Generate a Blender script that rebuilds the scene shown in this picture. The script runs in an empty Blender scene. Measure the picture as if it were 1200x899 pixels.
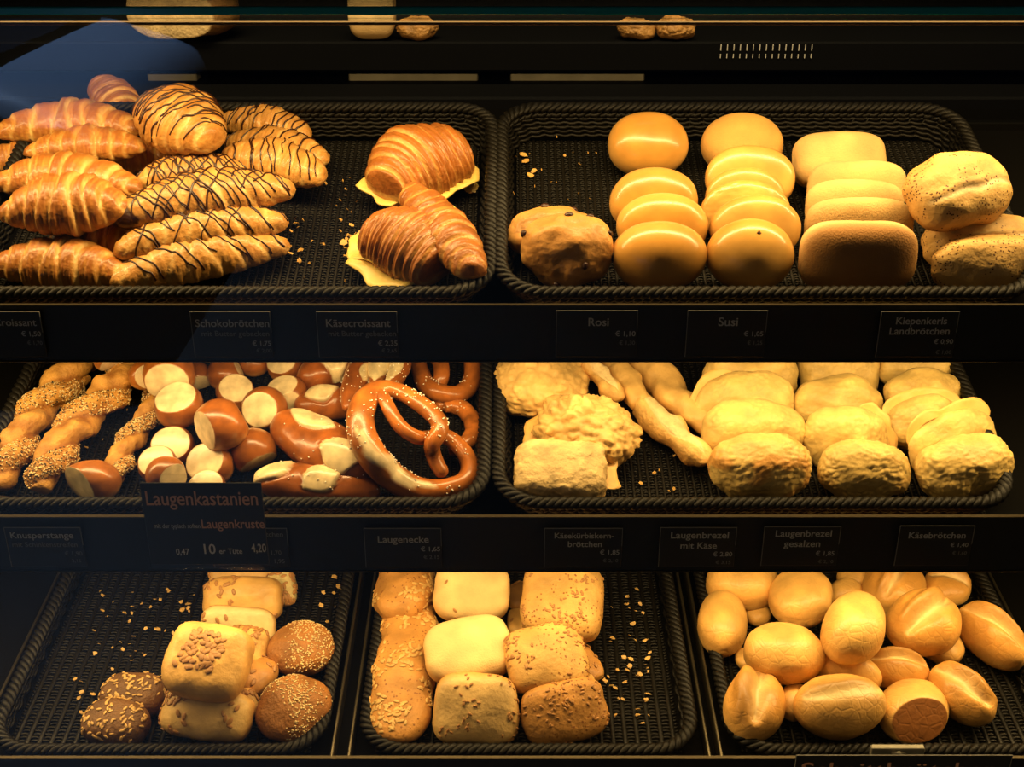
import bpy, math, random
import numpy as np
from mathutils import Vector, Matrix, noise
from mathutils.bvhtree import BVHTree

PI = math.pi
scene = bpy.context.scene
COL = scene.collection
rng = random.Random(7)

# ------------------------------------------------------------------ camera
IW, IH, FPX = 1200, 899, 1400.0
PITCH = math.radians(25)
CAMP = np.array([0.0, 0.0, 1.75])
FWD = np.array([0, math.cos(PITCH), -math.sin(PITCH)])
UPV = np.array([0, math.sin(PITCH), math.cos(PITCH)])
RGT = np.array([1.0, 0, 0])

def ray(px, py):
    return FWD + RGT * ((px - 600) / FPX) + UPV * ((449.5 - py) / FPX)

def on_y(px, py, y):                      # photo direction met with a vertical plane
    r = ray(px, py)
    return CAMP + r * (y / r[1])

def project(P):
    d = P - CAMP
    z = d @ FWD
    return np.stack([600 + FPX * (d @ RGT) / z, 449.5 - FPX * (d @ UPV) / z], 1), z

cam_d = bpy.data.cameras.new('camera')
cam = bpy.data.objects.new('camera', cam_d)
COL.objects.link(cam)
cam.location = CAMP
cam.rotation_euler = (PI / 2 - PITCH, 0, 0)
cam_d.sensor_width = 36
cam_d.lens = 36 * FPX / IW
cam_d.clip_start = 0.02
scene.camera = cam

# ------------------------------------------------------------------ materials
def nodes_of(name):
    m = bpy.data.materials.new(name)
    m.use_nodes = True
    nt = m.node_tree
    return m, nt, nt.nodes['Principled BSDF']

def simple(name, col, rough=.5, metal=0., spec=.5, bump=0, bscale=200, var=0):
    m, nt, b = nodes_of(name)
    b.inputs['Base Color'].default_value = (*col, 1)
    b.inputs['Roughness'].default_value = rough
    b.inputs['Metallic'].default_value = metal
    b.inputs['Specular IOR Level'].default_value = spec
    tc = nt.nodes.new('ShaderNodeTexCoord')
    n = nt.nodes.new('ShaderNodeTexNoise')
    n.inputs['Scale'].default_value = bscale
    nt.links.new(tc.outputs['Object'], n.inputs['Vector'])
    if bump:
        bp = nt.nodes.new('ShaderNodeBump')
        bp.inputs['Strength'].default_value = bump
        bp.inputs['Distance'].default_value = .002
        nt.links.new(n.outputs['Fac'], bp.inputs['Height'])
        nt.links.new(bp.outputs['Normal'], b.inputs['Normal'])
    if var:
        mx = nt.nodes.new('ShaderNodeMix'); mx.data_type = 'RGBA'
        mx.inputs[6].default_value = (*[c * (1 - var) for c in col], 1)
        mx.inputs[7].default_value = (*[min(1, c * (1 + var)) for c in col], 1)
        nt.links.new(n.outputs['Fac'], mx.inputs[0])
        nt.links.new(mx.outputs[2], b.inputs['Base Color'])
    return m

def bread(name, rough=.5, bump=.25, bscale=140, crackle=0, coat=0, var=.25, spots=None, sss=.0):
    """crust: colour of the piece itself from the 'tint' attribute, broken up by noise"""
    m, nt, b = nodes_of(name)
    N, Lk = nt.nodes, nt.links
    at = N.new('ShaderNodeAttribute'); at.attribute_name = 'tint'
    tc = N.new('ShaderNodeTexCoord')
    n1 = N.new('ShaderNodeTexNoise'); n1.inputs['Scale'].default_value = 38
    n1.inputs['Detail'].default_value = 5
    n2 = N.new('ShaderNodeTexNoise'); n2.inputs['Scale'].default_value = bscale
    n2.inputs['Detail'].default_value = 4
    for n in (n1, n2):
        Lk.new(tc.outputs['Object'], n.inputs['Vector'])
    mr = N.new('ShaderNodeMapRange')
    mr.inputs['From Min'].default_value = .3; mr.inputs['From Max'].default_value = .7
    mr.inputs['To Min'].default_value = 1 - var; mr.inputs['To Max'].default_value = 1 + var * .4
    Lk.new(n1.outputs['Fac'], mr.inputs['Value'])
    vm = N.new('ShaderNodeVectorMath'); vm.operation = 'SCALE'
    Lk.new(at.outputs['Color'], vm.inputs[0]); Lk.new(mr.outputs['Result'], vm.inputs['Scale'])
    colout = vm.outputs[0]
    if spots:
        vs = N.new('ShaderNodeTexVoronoi'); vs.inputs['Scale'].default_value = spots[0]
        Lk.new(tc.outputs['Object'], vs.inputs['Vector'])
        r2 = N.new('ShaderNodeMapRange')
        r2.inputs['From Min'].default_value = spots[1]; r2.inputs['From Max'].default_value = spots[1] * 1.6
        r2.inputs['To Min'].default_value = 1; r2.inputs['To Max'].default_value = 0
        Lk.new(vs.outputs['Distance'], r2.inputs['Value'])
        n3 = N.new('ShaderNodeTexNoise'); n3.inputs['Scale'].default_value = 30
        Lk.new(tc.outputs['Object'], n3.inputs['Vector'])
        g = N.new('ShaderNodeMath'); g.operation = 'GREATER_THAN'; g.inputs[1].default_value = .5
        Lk.new(n3.outputs['Fac'], g.inputs[0])
        g2 = N.new('ShaderNodeMath'); g2.operation = 'MULTIPLY'
        Lk.new(r2.outputs['Result'], g2.inputs[0]); Lk.new(g.outputs[0], g2.inputs[1])
        mx = N.new('ShaderNodeMix'); mx.data_type = 'RGBA'
        Lk.new(g2.outputs[0], mx.inputs[0]); Lk.new(colout, mx.inputs[6])
        mx.inputs[7].default_value = (*spots[2], 1)
        colout = mx.outputs[2]
    Lk.new(colout, b.inputs['Base Color'])
    b.inputs['Roughness'].default_value = rough
    b.inputs['Specular IOR Level'].default_value = .35
    if coat:
        b.inputs['Coat Weight'].default_value = coat
        b.inputs['Coat Roughness'].default_value = .18
    bp = N.new('ShaderNodeBump')
    bp.inputs['Strength'].default_value = bump; bp.inputs['Distance'].default_value = .004
    h = n2.outputs['Fac']
    if crackle:
        v = N.new('ShaderNodeTexVoronoi'); v.feature = 'DISTANCE_TO_EDGE'
        v.inputs['Scale'].default_value = 75
        Lk.new(tc.outputs['Object'], v.inputs['Vector'])
        r3 = N.new('ShaderNodeMapRange'); r3.inputs['From Max'].default_value = .12
        r3.inputs['To Max'].default_value = crackle
        Lk.new(v.outputs['Distance'], r3.inputs['Value'])
        ad = N.new('ShaderNodeMath'); ad.operation = 'ADD'
        Lk.new(n2.outputs['Fac'], ad.inputs[0]); Lk.new(r3.outputs['Result'], ad.inputs[1])
        h = ad.outputs[0]
    Lk.new(h, bp.inputs['Height']); Lk.new(bp.outputs['Normal'], b.inputs['Normal'])
    return m

M = {}
M['croissant'] = bread('croissant_crust', .42, .55, 130, var=.3, coat=.25)
M['brioche'] = bread('glazed_bun_crust', .3, .08, 60, var=.16, coat=.45)
M['flour'] = bread('floury_crust', .7, .25, 420, var=.12)
M['roll'] = bread('crackled_roll_crust', .42, .3, 90, crackle=.22, var=.2, coat=.12)
M['soft'] = bread('soft_crust', .5, .35, 120, var=.22, coat=.08)
M['lye'] = bread('lye_crust', .28, .12, 70, var=.5, coat=.3)
M['cheese_crust'] = bread('melted_cheese_crust', .45, .32, 150, var=.15)
M['rough'] = bread('coarse_crust', .55, .6, 190, var=.3)
M['spiced'] = bread('spiced_crust', .55, .4, 150, var=.22, spots=(260, .22, (.10, .035, .01)))
M['speckled'] = bread('speckled_crust', .55, .4, 170, var=.25, spots=(190, .2, (.25, .09, .02)))
M['seed'] = simple('sunflower_seed', (.62, .38, .12), .5, var=.35, bscale=30)
M['pumpkin'] = simple('pumpkin_seed', (.40, .19, .055), .5, var=.5, bscale=45)
M['cheese_rim'] = simple('baked_cheese_rim', (.78, .46, .13), .5, bump=.2, bscale=120, var=.15)
M['sesame'] = simple('sesame_seed', (.75, .56, .27), .5, var=.3, bscale=60)
M['poppy'] = simple('poppy_seed', (.03, .025, .02), .5)
M['salt'] = simple('salt_grain', (.92, .85, .7), .3)
M['chocolate'] = simple('chocolate', (.035, .010, .004), .3)
M['raisin'] = simple('raisin', (.045, .015, .008), .4, bump=.5)
M['cheese'] = simple('sliced_cheese', (.86, .62, .16), .4, bump=.15, bscale=90, var=.08)
M['crumb'] = simple('crust_flake', (.7, .4, .1), .6, var=.4, bscale=50)
M['wicker'] = simple('dark_wicker', (.0052, .0043, .0028), .5, spec=.24, bump=.3, bscale=160, var=.4)
M['black'] = simple('black_laminate', (.0025, .0023, .002), .7, spec=.05, bump=.05, bscale=300)
M['panel'] = simple('dark_panel', (.0065, .0065, .0065), .5)
M['card'] = simple('dark_card', (.011, .011, .011), .5)
M['ink'] = simple('grey_print', (.40, .39, .35), .6)
M['ink_dim'] = simple('dim_grey_print', (.17, .165, .145), .6)
M['ink_warm'] = simple('brown_print', (.55, .28, .16), .6)
M['ink_pale'] = simple('pale_print', (.55, .50, .42), .6)
M['edge'] = simple('anodised_strip', (.085, .068, .042), .42, metal=.9)
M['steel'] = simple('brushed_steel', (.55, .5, .4), .35, metal=.9, bump=.1, bscale=400)
M['traymetal'] = simple('dark_tray_metal', (.10, .085, .055), .34, metal=.85)

def glass(name, tint, ior=1.45, rough=0.0):
    m = bpy.data.materials.new(name); m.use_nodes = True
    nt = m.node_tree; N, Lk = nt.nodes, nt.links
    N.remove(N['Principled BSDF'])
    out = [n for n in N if n.type == 'OUTPUT_MATERIAL'][0]
    tr = N.new('ShaderNodeBsdfTransparent'); tr.inputs['Color'].default_value = (*tint, 1)
    gl = N.new('ShaderNodeBsdfGlossy'); gl.inputs['Roughness'].default_value = rough
    fr = N.new('ShaderNodeFresnel'); ge = N.new('ShaderNodeNewGeometry'); mi = N.new('ShaderNodeMix')
    mi.inputs[2].default_value = ior; mi.inputs[3].default_value = 1 / ior          # both faces of the thin pane reflect alike
    Lk.new(ge.outputs['Backfacing'], mi.inputs[0]); Lk.new(mi.outputs[0], fr.inputs['IOR'])
    mx = N.new('ShaderNodeMixShader')
    Lk.new(fr.outputs[0], mx.inputs[0]); Lk.new(tr.outputs[0], mx.inputs[1]); Lk.new(gl.outputs[0], mx.inputs[2])
    Lk.new(mx.outputs[0], out.inputs['Surface'])
    return m
M['glass'] = glass('clear_glass', (.985, .99, .985))
M['acrylic'] = glass('clear_acrylic', (.93, .93, .92), 1.3)
M['dimstrip'] = simple('dim_brass_strip', (.16, .10, .04), .9, spec=.05)
M['greymetal'] = simple('dull_grey_metal', (.30, .28, .22), .5, metal=.6, var=.5, bscale=20)
M['greenglass'] = simple('green_glass_edge', (.04, .50, .30), .12)

# ------------------------------------------------------------------ object helpers
def mesh_from(name, V, F, mat, tint=None, smooth=True):
    V = np.asarray(V, dtype=np.float64)
    me = bpy.data.meshes.new(name)
    if isinstance(F, np.ndarray):
        nv = F.shape[1]
        me.vertices.add(len(V)); me.vertices.foreach_set('co', V.astype(np.float32).ravel())
        me.loops.add(F.size); me.loops.foreach_set('vertex_index', F.astype(np.int32).ravel())
        me.polygons.add(len(F))
        me.polygons.foreach_set('loop_start', (np.arange(len(F)) * nv).astype(np.int32))
        me.update(calc_edges=True); me.validate()
    else:
        me.from_pydata([tuple(v) for v in V], [], F); me.update()
    if smooth:
        me.polygons.foreach_set('use_smooth', [True] * len(me.polygons))
    if tint is not None:
        a = me.attributes.new('tint', 'FLOAT_COLOR', 'POINT')
        a.data.foreach_set('color', np.concatenate([tint, np.ones((len(tint), 1))], 1).astype(np.float32).ravel())
    if mat is not None:
        me.materials.append(mat)
    return me

def link(name, me, parent=None, matrix=None):
    o = bpy.data.objects.new(name, me)
    COL.objects.link(o)
    if parent is not None:
        o.parent = parent
    if matrix is not None:
        o.matrix_local = matrix
    return o

def empty(name, matrix=None):
    o = bpy.data.objects.new(name, None); COL.objects.link(o)
    o.empty_display_size = .05
    if matrix is not None:
        o.matrix_world = matrix
    return o

def tag(o, label=None, cat=None, group=None, kind=None):
    if label: o['label'] = label
    if cat: o['category'] = cat
    if group: o['group'] = group
    if kind: o['kind'] = kind
    return o

class MB:
    """collects shapes for one mesh"""
    def __init__(s): s.V, s.F, s.n = [], [], 0
    def add(s, V, F):
        V = np.asarray(V, float)
        s.V.append(V); s.F += [tuple(int(i) + s.n for i in f) for f in F]; s.n += len(V)
    def box(s, lo, hi, R=None, T=None, bev=0.0):
        (x0, y0, z0), (x1, y1, z1) = lo, hi
        b = min(bev, (x1-x0)*.45, (y1-y0)*.45, (z1-z0)*.45)
        if b <= 0:
            V = np.array([(x, y, z) for z in (z0, z1) for y in (y0, y1) for x in (x0, x1)], float)
            F = [(0, 2, 3, 1), (4, 5, 7, 6), (0, 1, 5, 4), (2, 6, 7, 3), (0, 4, 6, 2), (1, 3, 7, 5)]
        else:
            V, idx = [], {}
            for iz, (z, sz) in enumerate(((z0, 1), (z1, -1))):
                for iy, (y, sy) in enumerate(((y0, 1), (y1, -1))):
                    for ix, (x, sx) in enumerate(((x0, 1), (x1, -1))):
                        for a in range(3):
                            p = [x + sx*b, y + sy*b, z + sz*b]; p[a] = (x, y, z)[a]
                            idx[ix, iy, iz, a] = len(V); V.append(p)
            g = lambda *k: idx[k]
            F = []
            for a in range(3):
                o1, o2 = [k for k in range(3) if k != a]
                for s_ in (0, 1):
                    q = []
                    for (u, v) in ((0, 0), (1, 0), (1, 1), (0, 1)):
                        k = [0, 0, 0]; k[a] = s_; k[o1] = u; k[o2] = v
                        q.append(g(*k, a))
                    F.append(tuple(q))
            for a in range(3):                      # edges along axis a
                o1, o2 = [k for k in range(3) if k != a]
                for u in (0, 1):
                    for v in (0, 1):
                        k0 = [0, 0, 0]; k0[o1] = u; k0[o2] = v
                        k1 = list(k0); k1[a] = 1
                        F.append((g(*k0, o1), g(*k1, o1), g(*k1, o2), g(*k0, o2)))
            for ix in (0, 1):
                for iy in (0, 1):
                    for iz in (0, 1):
                        F.append((g(ix, iy, iz, 0), g(ix, iy, iz, 1), g(ix, iy, iz, 2)))
            V = np.array(V, float)
        if R is not None: V = V @ np.asarray(R).T
        if T is not None: V = V + np.asarray(T)
        s.add(V, F)
        return s
    def tube(s, P, r, sides=6, closed=False, flat=1.0):
        V, F = tube_vf(np.asarray(P, float), r, sides, closed, flat)
        s.add(V, F); return s
    def build(s, name, mat, parent=None, smooth=False, matrix=None):
        me = mesh_from(name, np.concatenate(s.V), s.F, mat, None, smooth)
        import bmesh
        bm = bmesh.new(); bm.from_mesh(me)
        bmesh.ops.recalc_face_normals(bm, faces=bm.faces); bm.to_mesh(me); bm.free()
        return link(name, me, parent, matrix)

def tube_vf(P, r, sides=6, closed=False, flat=1.0):
    n = len(P)
    if closed:
        T = np.roll(P, -1, 0) - np.roll(P, 1, 0)
    else:
        T = np.gradient(P, axis=0)
    T /= np.linalg.norm(T, axis=1)[:, None] + 1e-12
    up = np.array([0, 0, 1.0])
    A = np.cross(up, T)
    l = np.linalg.norm(A, axis=1)[:, None]
    A = np.where(l < 1e-3, np.array([1.0, 0, 0]), A / (l + 1e-12))
    B = np.cross(T, A)
    r = np.broadcast_to(np.asarray(r, float), (n,))
    th = np.arange(sides) / sides * 2 * PI + PI / sides
    V = P[:, None, :] + r[:, None, None] * (np.cos(th)[None, :, None] * A[:, None, :] + flat * np.sin(th)[None, :, None] * B[:, None, :])
    V = V.reshape(-1, 3)
    F = []
    for i in range(n if closed else n - 1):
        a, b = i * sides, ((i + 1) % n) * sides
        for j in range(sides):
            k = (j + 1) % sides
            F.append((a + j, a + k, b + k, b + j))
    if not closed:
        F.append(tuple(range(sides))[::-1]); F.append(tuple((n - 1) * sides + j for j in range(sides)))
    return V, F

def fbm(P, sc, seed=0, octv=2):
    out = np.empty(len(P))
    off = Vector((seed * 7.31, seed * 3.77, seed * 1.93))
    for i, p in enumerate(P):
        q = Vector(p) * sc + off
        v = noise.noise(q)
        if octv > 1: v += .5 * noise.noise(q * 2.1)
        if octv > 2: v += .25 * noise.noise(q * 4.3)
        out[i] = v
    return out

def cells(P, sc, seed=0):
    out = np.empty(len(P)); off = Vector((seed * 5.1, seed * 2.7, seed * 9.3))
    for i, p in enumerate(P):
        d = noise.voronoi(Vector(p) * sc + off)[0]
        out[i] = d[1] - d[0]
    return out

def sstep(x, a, b):
    t = np.clip((x - a) / (b - a), 0, 1)
    return t * t * (3 - 2 * t)

def lerpc(a, b, t):
    return np.asarray(a)[None, :] * (1 - t[:, None]) + np.asarray(b)[None, :] * t[:, None]

_cs = {}
def cubesphere(n):
    if n in _cs: return _cs[n]
    key, V, F = {}, [], []
    def vid(p):
        k = (round(p[0] * 1e5), round(p[1] * 1e5), round(p[2] * 1e5))
        if k not in key:
            key[k] = len(V); V.append(p)
        return key[k]
    for ax in range(3):
        for sg in (-1, 1):
            g = [[None] * (n + 1) for _ in range(n + 1)]
            for i in range(n + 1):
                for j in range(n + 1):
                    u = math.tan((i / n * 2 - 1) * PI / 4); v = math.tan((j / n * 2 - 1) * PI / 4)
                    p = [0, 0, 0]; p[ax] = sg; p[(ax + 1) % 3] = u * sg; p[(ax + 2) % 3] = v
                    g[i][j] = vid(p)
            for i in range(n):
                for j in range(n):
                    F.append((g[i][j], g[i + 1][j], g[i + 1][j + 1], g[i][j + 1]))
    V = np.array(V, float); V /= np.linalg.norm(V, axis=1)[:, None]
    _cs[n] = (V, np.array(F, dtype=np.int32))
    return _cs[n]

# colours of doughs and crusts
PALE = (.78, .55, .26); CREAM = (.86, .68, .40); GOLD = (.62, .27, .048); HONEY = (.70, .34, .075)
BROWN = (.40, .155, .035); LYE = (.40, .125, .022); LYED = (.20, .055, .012); RYE = (.10, .045, .015)
# ------------------------------------------------------------------ bread shapes: each returns (V, F, tint, material) about unit length 1 = 0.1 m
class Shape:
    def __init__(s, V, F, tint, mat, stretch='y'):
        s.V, s.F, s.tint, s.mat, s.stretch = V, F, tint, mat, stretch

def bun(a=.05, b=.05, c=.032, nxy=2.2, nz=2.2, bottom=.5, seed=0, amp=.03, nsc=22, lump=0, lumpsc=60,
        top=GOLD, side=HONEY, bot=BROWN, mat='brioche', n=22, cuts=(), split=None, dent=(), stretch='y',
        patches=(), crumple=0, under=None, band=.25):
    D, F = cubesphere(n)
    x, y, z = np.abs(D).T
    r = ((x**nxy + y**nxy)**(nz / nxy) + z**nz)**(-1 / nz)
    low = D[:, 2] < 0
    nb = 3.2
    rb = ((x**nxy + y**nxy)**(nb / nxy) + z**nb)**(-1 / nb)
    r = np.where(low, rb, r)
    U = D * r[:, None]                                     # unit-ish
    S = np.array([a, b, c])
    V = U * S
    V[low, 2] *= bottom
    t = sstep(U[:, 2], -.1, .75)
    tint = lerpc(side, top, t)
    tint = np.where((U[:, 2] < -.35)[:, None], np.asarray(bot)[None, :], tint)
    w = sstep(-U[:, 2], .0, band + .15)
    tint = tint * (1 - w[:, None]) + np.asarray(bot)[None, :] * w[:, None]
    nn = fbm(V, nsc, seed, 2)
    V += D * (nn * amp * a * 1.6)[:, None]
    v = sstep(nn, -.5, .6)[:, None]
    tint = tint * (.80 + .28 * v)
    up = sstep(U[:, 2], -.5, .1)
    if lump:
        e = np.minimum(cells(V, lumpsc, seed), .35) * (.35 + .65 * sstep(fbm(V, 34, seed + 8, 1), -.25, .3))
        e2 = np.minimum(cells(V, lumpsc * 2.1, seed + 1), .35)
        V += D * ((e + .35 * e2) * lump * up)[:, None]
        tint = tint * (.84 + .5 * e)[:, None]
    if crumple:
        e = np.abs(fbm(V * np.array([1, 1.6, 1]), 45, seed + 3, 2))
        V += D * (-(np.exp(-(e / .09)**2)) * crumple * up)[:, None]
    if split is not None:                                  # bursting seam along x: (y offset, width, depth, colour, skew)
        y0, wd, dp, sc, sk = split
        wig = .10 * fbm(np.stack([V[:, 0], V[:, 0] * 0, V[:, 0] * 0], 1), 40, seed + 9, 1)
        dy = U[:, 1] - y0 - sk * U[:, 0] - wig
        lens = np.clip(1 - (U[:, 0] / .92)**2, 0, 1)
        m = np.exp(-(dy / (wd * (.35 + .65 * lens)))**2) * sstep(U[:, 2], 0, .25) * sstep(lens, 0, .3)
        lip = np.exp(-((dy - wd * 1.7) / (wd * .7))**2) * sstep(U[:, 2], 0, .3) * lens
        V += D * ((-dp * m + dp * 1.0 * lip) * c)[:, None]
        tint = tint * (1 - .8 * m[:, None]) + np.asarray(sc)[None, :] * .8 * m[:, None]
        tint = tint * (1 - .30 * lip[:, None])
    for (px, py, rx, ry, ang, pc, raise_) in patches:      # opened cuts in lye crust, lens shaped
        ca, sa = math.cos(ang), math.sin(ang)
        ex, ey = V[:, 0] / a - px, V[:, 1] / b - py
        u, w2 = (ex * ca * a + ey * sa * b) / (rx * a), (-ex * sa * a + ey * ca * b) / (ry * a)
        d = np.abs(w2) + u * u
        m = sstep(1.08 - d, .0, .12) * (U[:, 2] > .02)
        rim = np.exp(-((d - 1.05) / .12)**2) * (U[:, 2] > .02)
        V += D * ((raise_ * m - .0016 * rim))[:, None]
        grain = fbm(V, 70, seed + 5, 2)
        pcv = np.asarray(pc)[None, :] * (1 - .12 * np.abs(grain))[:, None]
        tint = tint * (1 - m[:, None]) + pcv * m[:, None]
    for (nv, dist, cc) in cuts:                            # a face cut off flat
        nv = np.array(nv, float); nv /= np.linalg.norm(nv)
        k = (V / S) @ nv - dist
        # work in the stretched frame so that the face stays flat
        wv = nv / S; wl = np.linalg.norm(wv); wn = wv / wl
        dd = V @ wn - dist / wl
        m = dd > 0
        bulge = .10 * np.minimum(dd, a * .5)
        V = np.where(m[:, None], V - wn[None, :] * (dd - bulge)[:, None], V)
        mm = sstep(dd, -.0002, .0012)
        gr = 1 - .10 * np.abs(fbm(V, 60, seed + 2, 2))
        tint = tint * (1 - mm[:, None]) + (np.asarray(cc)[None, :] * gr[:, None]) * mm[:, None]
    for (dx, dy_, dz, rad, dep) in dent:
        q = np.linalg.norm(U - np.array([dx, dy_, dz]), axis=1)
        V -= D * (np.exp(-(q / rad)**2) * dep)[:, None]
    return Shape(V, F, np.clip(tint, 0, 1), M[mat], stretch)

def sweep_shape(C, ry, rz, tint, mat, stretch='yz', zflat=True):
    """C nu x 3 centres; ry, rz nu x nv radii in the sideways and up directions"""
    nu, nv = ry.shape
    T = np.gradient(C, axis=0); T /= np.linalg.norm(T, axis=1)[:, None]
    A = np.cross(np.array([0, 0, 1.0]), T); A /= np.linalg.norm(A, axis=1)[:, None]
    B = np.cross(T, A)
    th = np.arange(nv) / nv * 2 * PI
    V = C[:, None, :] + (ry * np.cos(th))[:, :, None] * A[:, None, :] + (rz * np.sin(th))[:, :, None] * B[:, None, :]
    V = V.reshape(-1, 3)
    i = np.arange(nu - 1)[:, None] * nv; j = np.arange(nv)[None, :]; k = (j + 1) % nv
    F = np.stack([i + j, i + k, i + nv + k, i + nv + j], -1).reshape(-1, 4)
    F = [tuple(f) for f in F.tolist()]
    F.append(tuple(range(nv))[::-1]); F.append(tuple((nu - 1) * nv + q for q in range(nv)))
    return Shape(V, F, np.clip(tint.reshape(-1, 3), 0, 1), M[mat], stretch)

def croissant(L=.16, w=.036, bend=1.0, wraps=7, seed=0, ridge=.13, dark=BROWN, mid=GOLD, pale=PALE, flat=.85,
              tip=.14, spiral=.35, power=1.75, nu=110, nv=34, brown=1.0):
    t = np.linspace(-1, 1, nu)
    if abs(bend) > .01:
        R = L / bend; ph = t * bend / 2
        C = np.stack([R * np.sin(ph), -R * (1 - np.cos(ph)), 0 * t], 1)
    else:
        C = np.stack([t * L / 2, 0 * t, 0 * t], 1)
    env = tip + (1 - tip) * (1 - np.abs(t)**power)**.85
    env *= np.clip((1 - np.abs(t)) / .06, 0, 1)**.5 + .02
    th = np.arange(nv) / nv * 2 * PI
    tt, tth = np.meshgrid(t, th, indexing='ij')
    rr = np.random.default_rng(seed)
    def bounds():
        w_ = rr.uniform(.55, 1.45, wraps); w_ = np.concatenate([[0], np.cumsum(w_)]); return w_ / w_[-1] * 1.02
    ba, bb = bounds(), bounds()
    off = rr.uniform(-.05, .05)
    pos = np.abs(tt + off) + (.10 * spiral / .35) * np.cos(tth - 1.2 + rr.uniform(-.4, .4)) * .8 + .025 * np.sin(tth * 3 + rr.uniform(0, 6))
    idx = np.arange(wraps + 1)
    half = max(1, wraps // 2 + 1)
    ba, bb = ba[:half + 1] / ba[half], bb[:half + 1] / bb[half]
    s = np.where(tt + off < 0, np.interp(pos, ba, np.arange(half + 1)), np.interp(pos, bb, np.arange(half + 1))) + .35
    f = s - np.floor(s)
    pil = np.sqrt(np.clip(1 - (2 * f - 1)**2, 0, 1))
    # each wrap overlaps the next one towards the tip: steep on the outer side
    step = np.where(f < .85, f / .85, (1 - f) / .15)
    step = step ** .8
    bump = .55 * step + .45 * pil
    wob = .09 * np.interp(tt, np.linspace(-1, 1, 9), rr.normal(0, 1, 9)) 
    lin = fbm(np.stack([tt.ravel() * 14, np.cos(tth).ravel() * .5, np.sin(tth).ravel() * .5], 1), 1.6, seed, 2).reshape(tt.shape)
    g = env[:, None] * (1 - ridge + 2 * ridge * (bump - .3) + wob * .5 + .05 * lin)
    ry = w * g; rz = w * flat * g
    rz = np.where(np.sin(tth) < 0, rz * .72, rz)
    strat = fbm(np.stack([(s * 9).ravel(), np.cos(tth).ravel() * .7, np.sin(tth).ravel() * .7], 1), 1.0, seed + 4, 2).reshape(tt.shape)
    toast = np.clip(.12 + .8 * pil ** .8 * (1 - .9 * sstep(f, .78, .92)) + .32 * lin + .30 * strat, 0, 1) * brown
    toast *= .45 + .55 * sstep(np.sin(tth), -.5, .5)
    col = lerpc(pale, mid, sstep(toast, .02, .42).ravel())
    tw = sstep(toast, .45, 1.0).ravel()[:, None]
    col = col * (1 - tw) + np.asarray(dark)[None, :] * tw
    return sweep_shape(C, ry, rz, col, 'croissant', 'yz')

def twist(L=.2, w=.024, turns=1.6, seed=0, phase=0):
    nu, nv = 110, 28
    t = np.linspace(-1, 1, nu); th = np.arange(nv) / nv * 2 * PI
    C = np.stack([t * L / 2, .004 * np.sin(t * 5 + seed), 0 * t], 1)
    tt, tth = np.meshgrid(t, th, indexing='ij')
    a = tth - tt * turns * PI - phase
    lobes = .62 + .44 * np.abs(np.cos(a))**1.3
    env = (1 - np.abs(t)**7 * .55) * np.sqrt(np.clip((1 - np.abs(t)) / .07, 0, 1) + .01)
    g = np.minimum(env, 1)[:, None] * lobes
    P = np.stack([tt.ravel() * L / 2, w * np.cos(tth).ravel(), w * np.sin(tth).ravel()], 1)
    nz = fbm(P, 70, seed, 3).reshape(tt.shape)
    g = g * (1 + .17 * nz)
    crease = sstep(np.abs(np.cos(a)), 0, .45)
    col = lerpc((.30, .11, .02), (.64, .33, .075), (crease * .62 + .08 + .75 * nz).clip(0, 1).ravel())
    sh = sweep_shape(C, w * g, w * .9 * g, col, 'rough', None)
    band = (np.cos(a) > .1) & (np.sin(tth) > -.3)
    # seeds lie on one of the two strands
    sh.band = (np.cos(a) > .12).ravel()
    return sh

def pretzel_shape(path, belly=None, sides=22, color=LYE, seed=0, split=True):
    """path: list of (P3, r). Smooth closed-off tube, belly = (i0, i1) fractions carrying the pale burst."""
    P = np.array([p for p, r in path], float); R = np.array([r for p, r in path], float)
    s = np.concatenate([[0], np.cumsum(np.linalg.norm(np.diff(P, axis=0), axis=1))]); s /= s[-1]
    n = 170; q = np.linspace(0, 1, n)
    Q = np.stack([np.interp(q, s, P[:, k]) for k in range(3)], 1); r = np.interp(q, s, R)
    ker = np.array([1, 2, 3, 2, 1.]) / 9
    for _ in range(3):
        Qp = np.concatenate([np.repeat(Q[:1], 2, 0), Q, np.repeat(Q[-1:], 2, 0)])
        Q = np.stack([np.convolve(Qp[:, k], ker, 'valid') for k in range(3)], 1)
        rp = np.concatenate([np.repeat(r[:1], 2), r, np.repeat(r[-1:], 2)]); r = np.convolve(rp, ker, 'valid')
    endc = np.sqrt(np.clip(np.minimum(q, 1 - q) / .015, 0, 1)) * .95 + .05
    r = r * endc
    th = np.arange(sides) / sides * 2 * PI
    ry = np.repeat(r[:, None], sides, 1); rz = ry.copy()
    qq, tth = np.meshgrid(q, th, indexing='ij')
    pn = np.stack([qq.ravel() * 12, np.cos(tth).ravel(), np.sin(tth).ravel()], 1)
    nz = fbm(pn, 1.3, seed, 2)
    col = lerpc(tuple(c * 1.25 for c in color), tuple(c * .85 for c in color), sstep(nz, -.5, .6))
    if belly:
        i0, i1, ang, half = belly
        i0, i1 = np.interp([i0, i1], np.arange(len(s)), s)
        u = (qq - (i0 + i1) / 2) / ((i1 - i0) / 2)
        da = np.abs(((tth - ang + PI) % (2 * PI)) - PI)
        m = sstep(1.0 - (np.abs(u)**2.2 + da / half), 0, .12).ravel()
        col = col * (1 - m[:, None]) + np.asarray(CREAM)[None, :] * (1 - .25 * np.abs(nz))[:, None] * m[:, None]
        k = 1 + .03 * m.reshape(qq.shape)
        ry = ry * k; rz = rz * k
    return sweep_shape(Q, ry, rz, col, 'lye', None)

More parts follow.
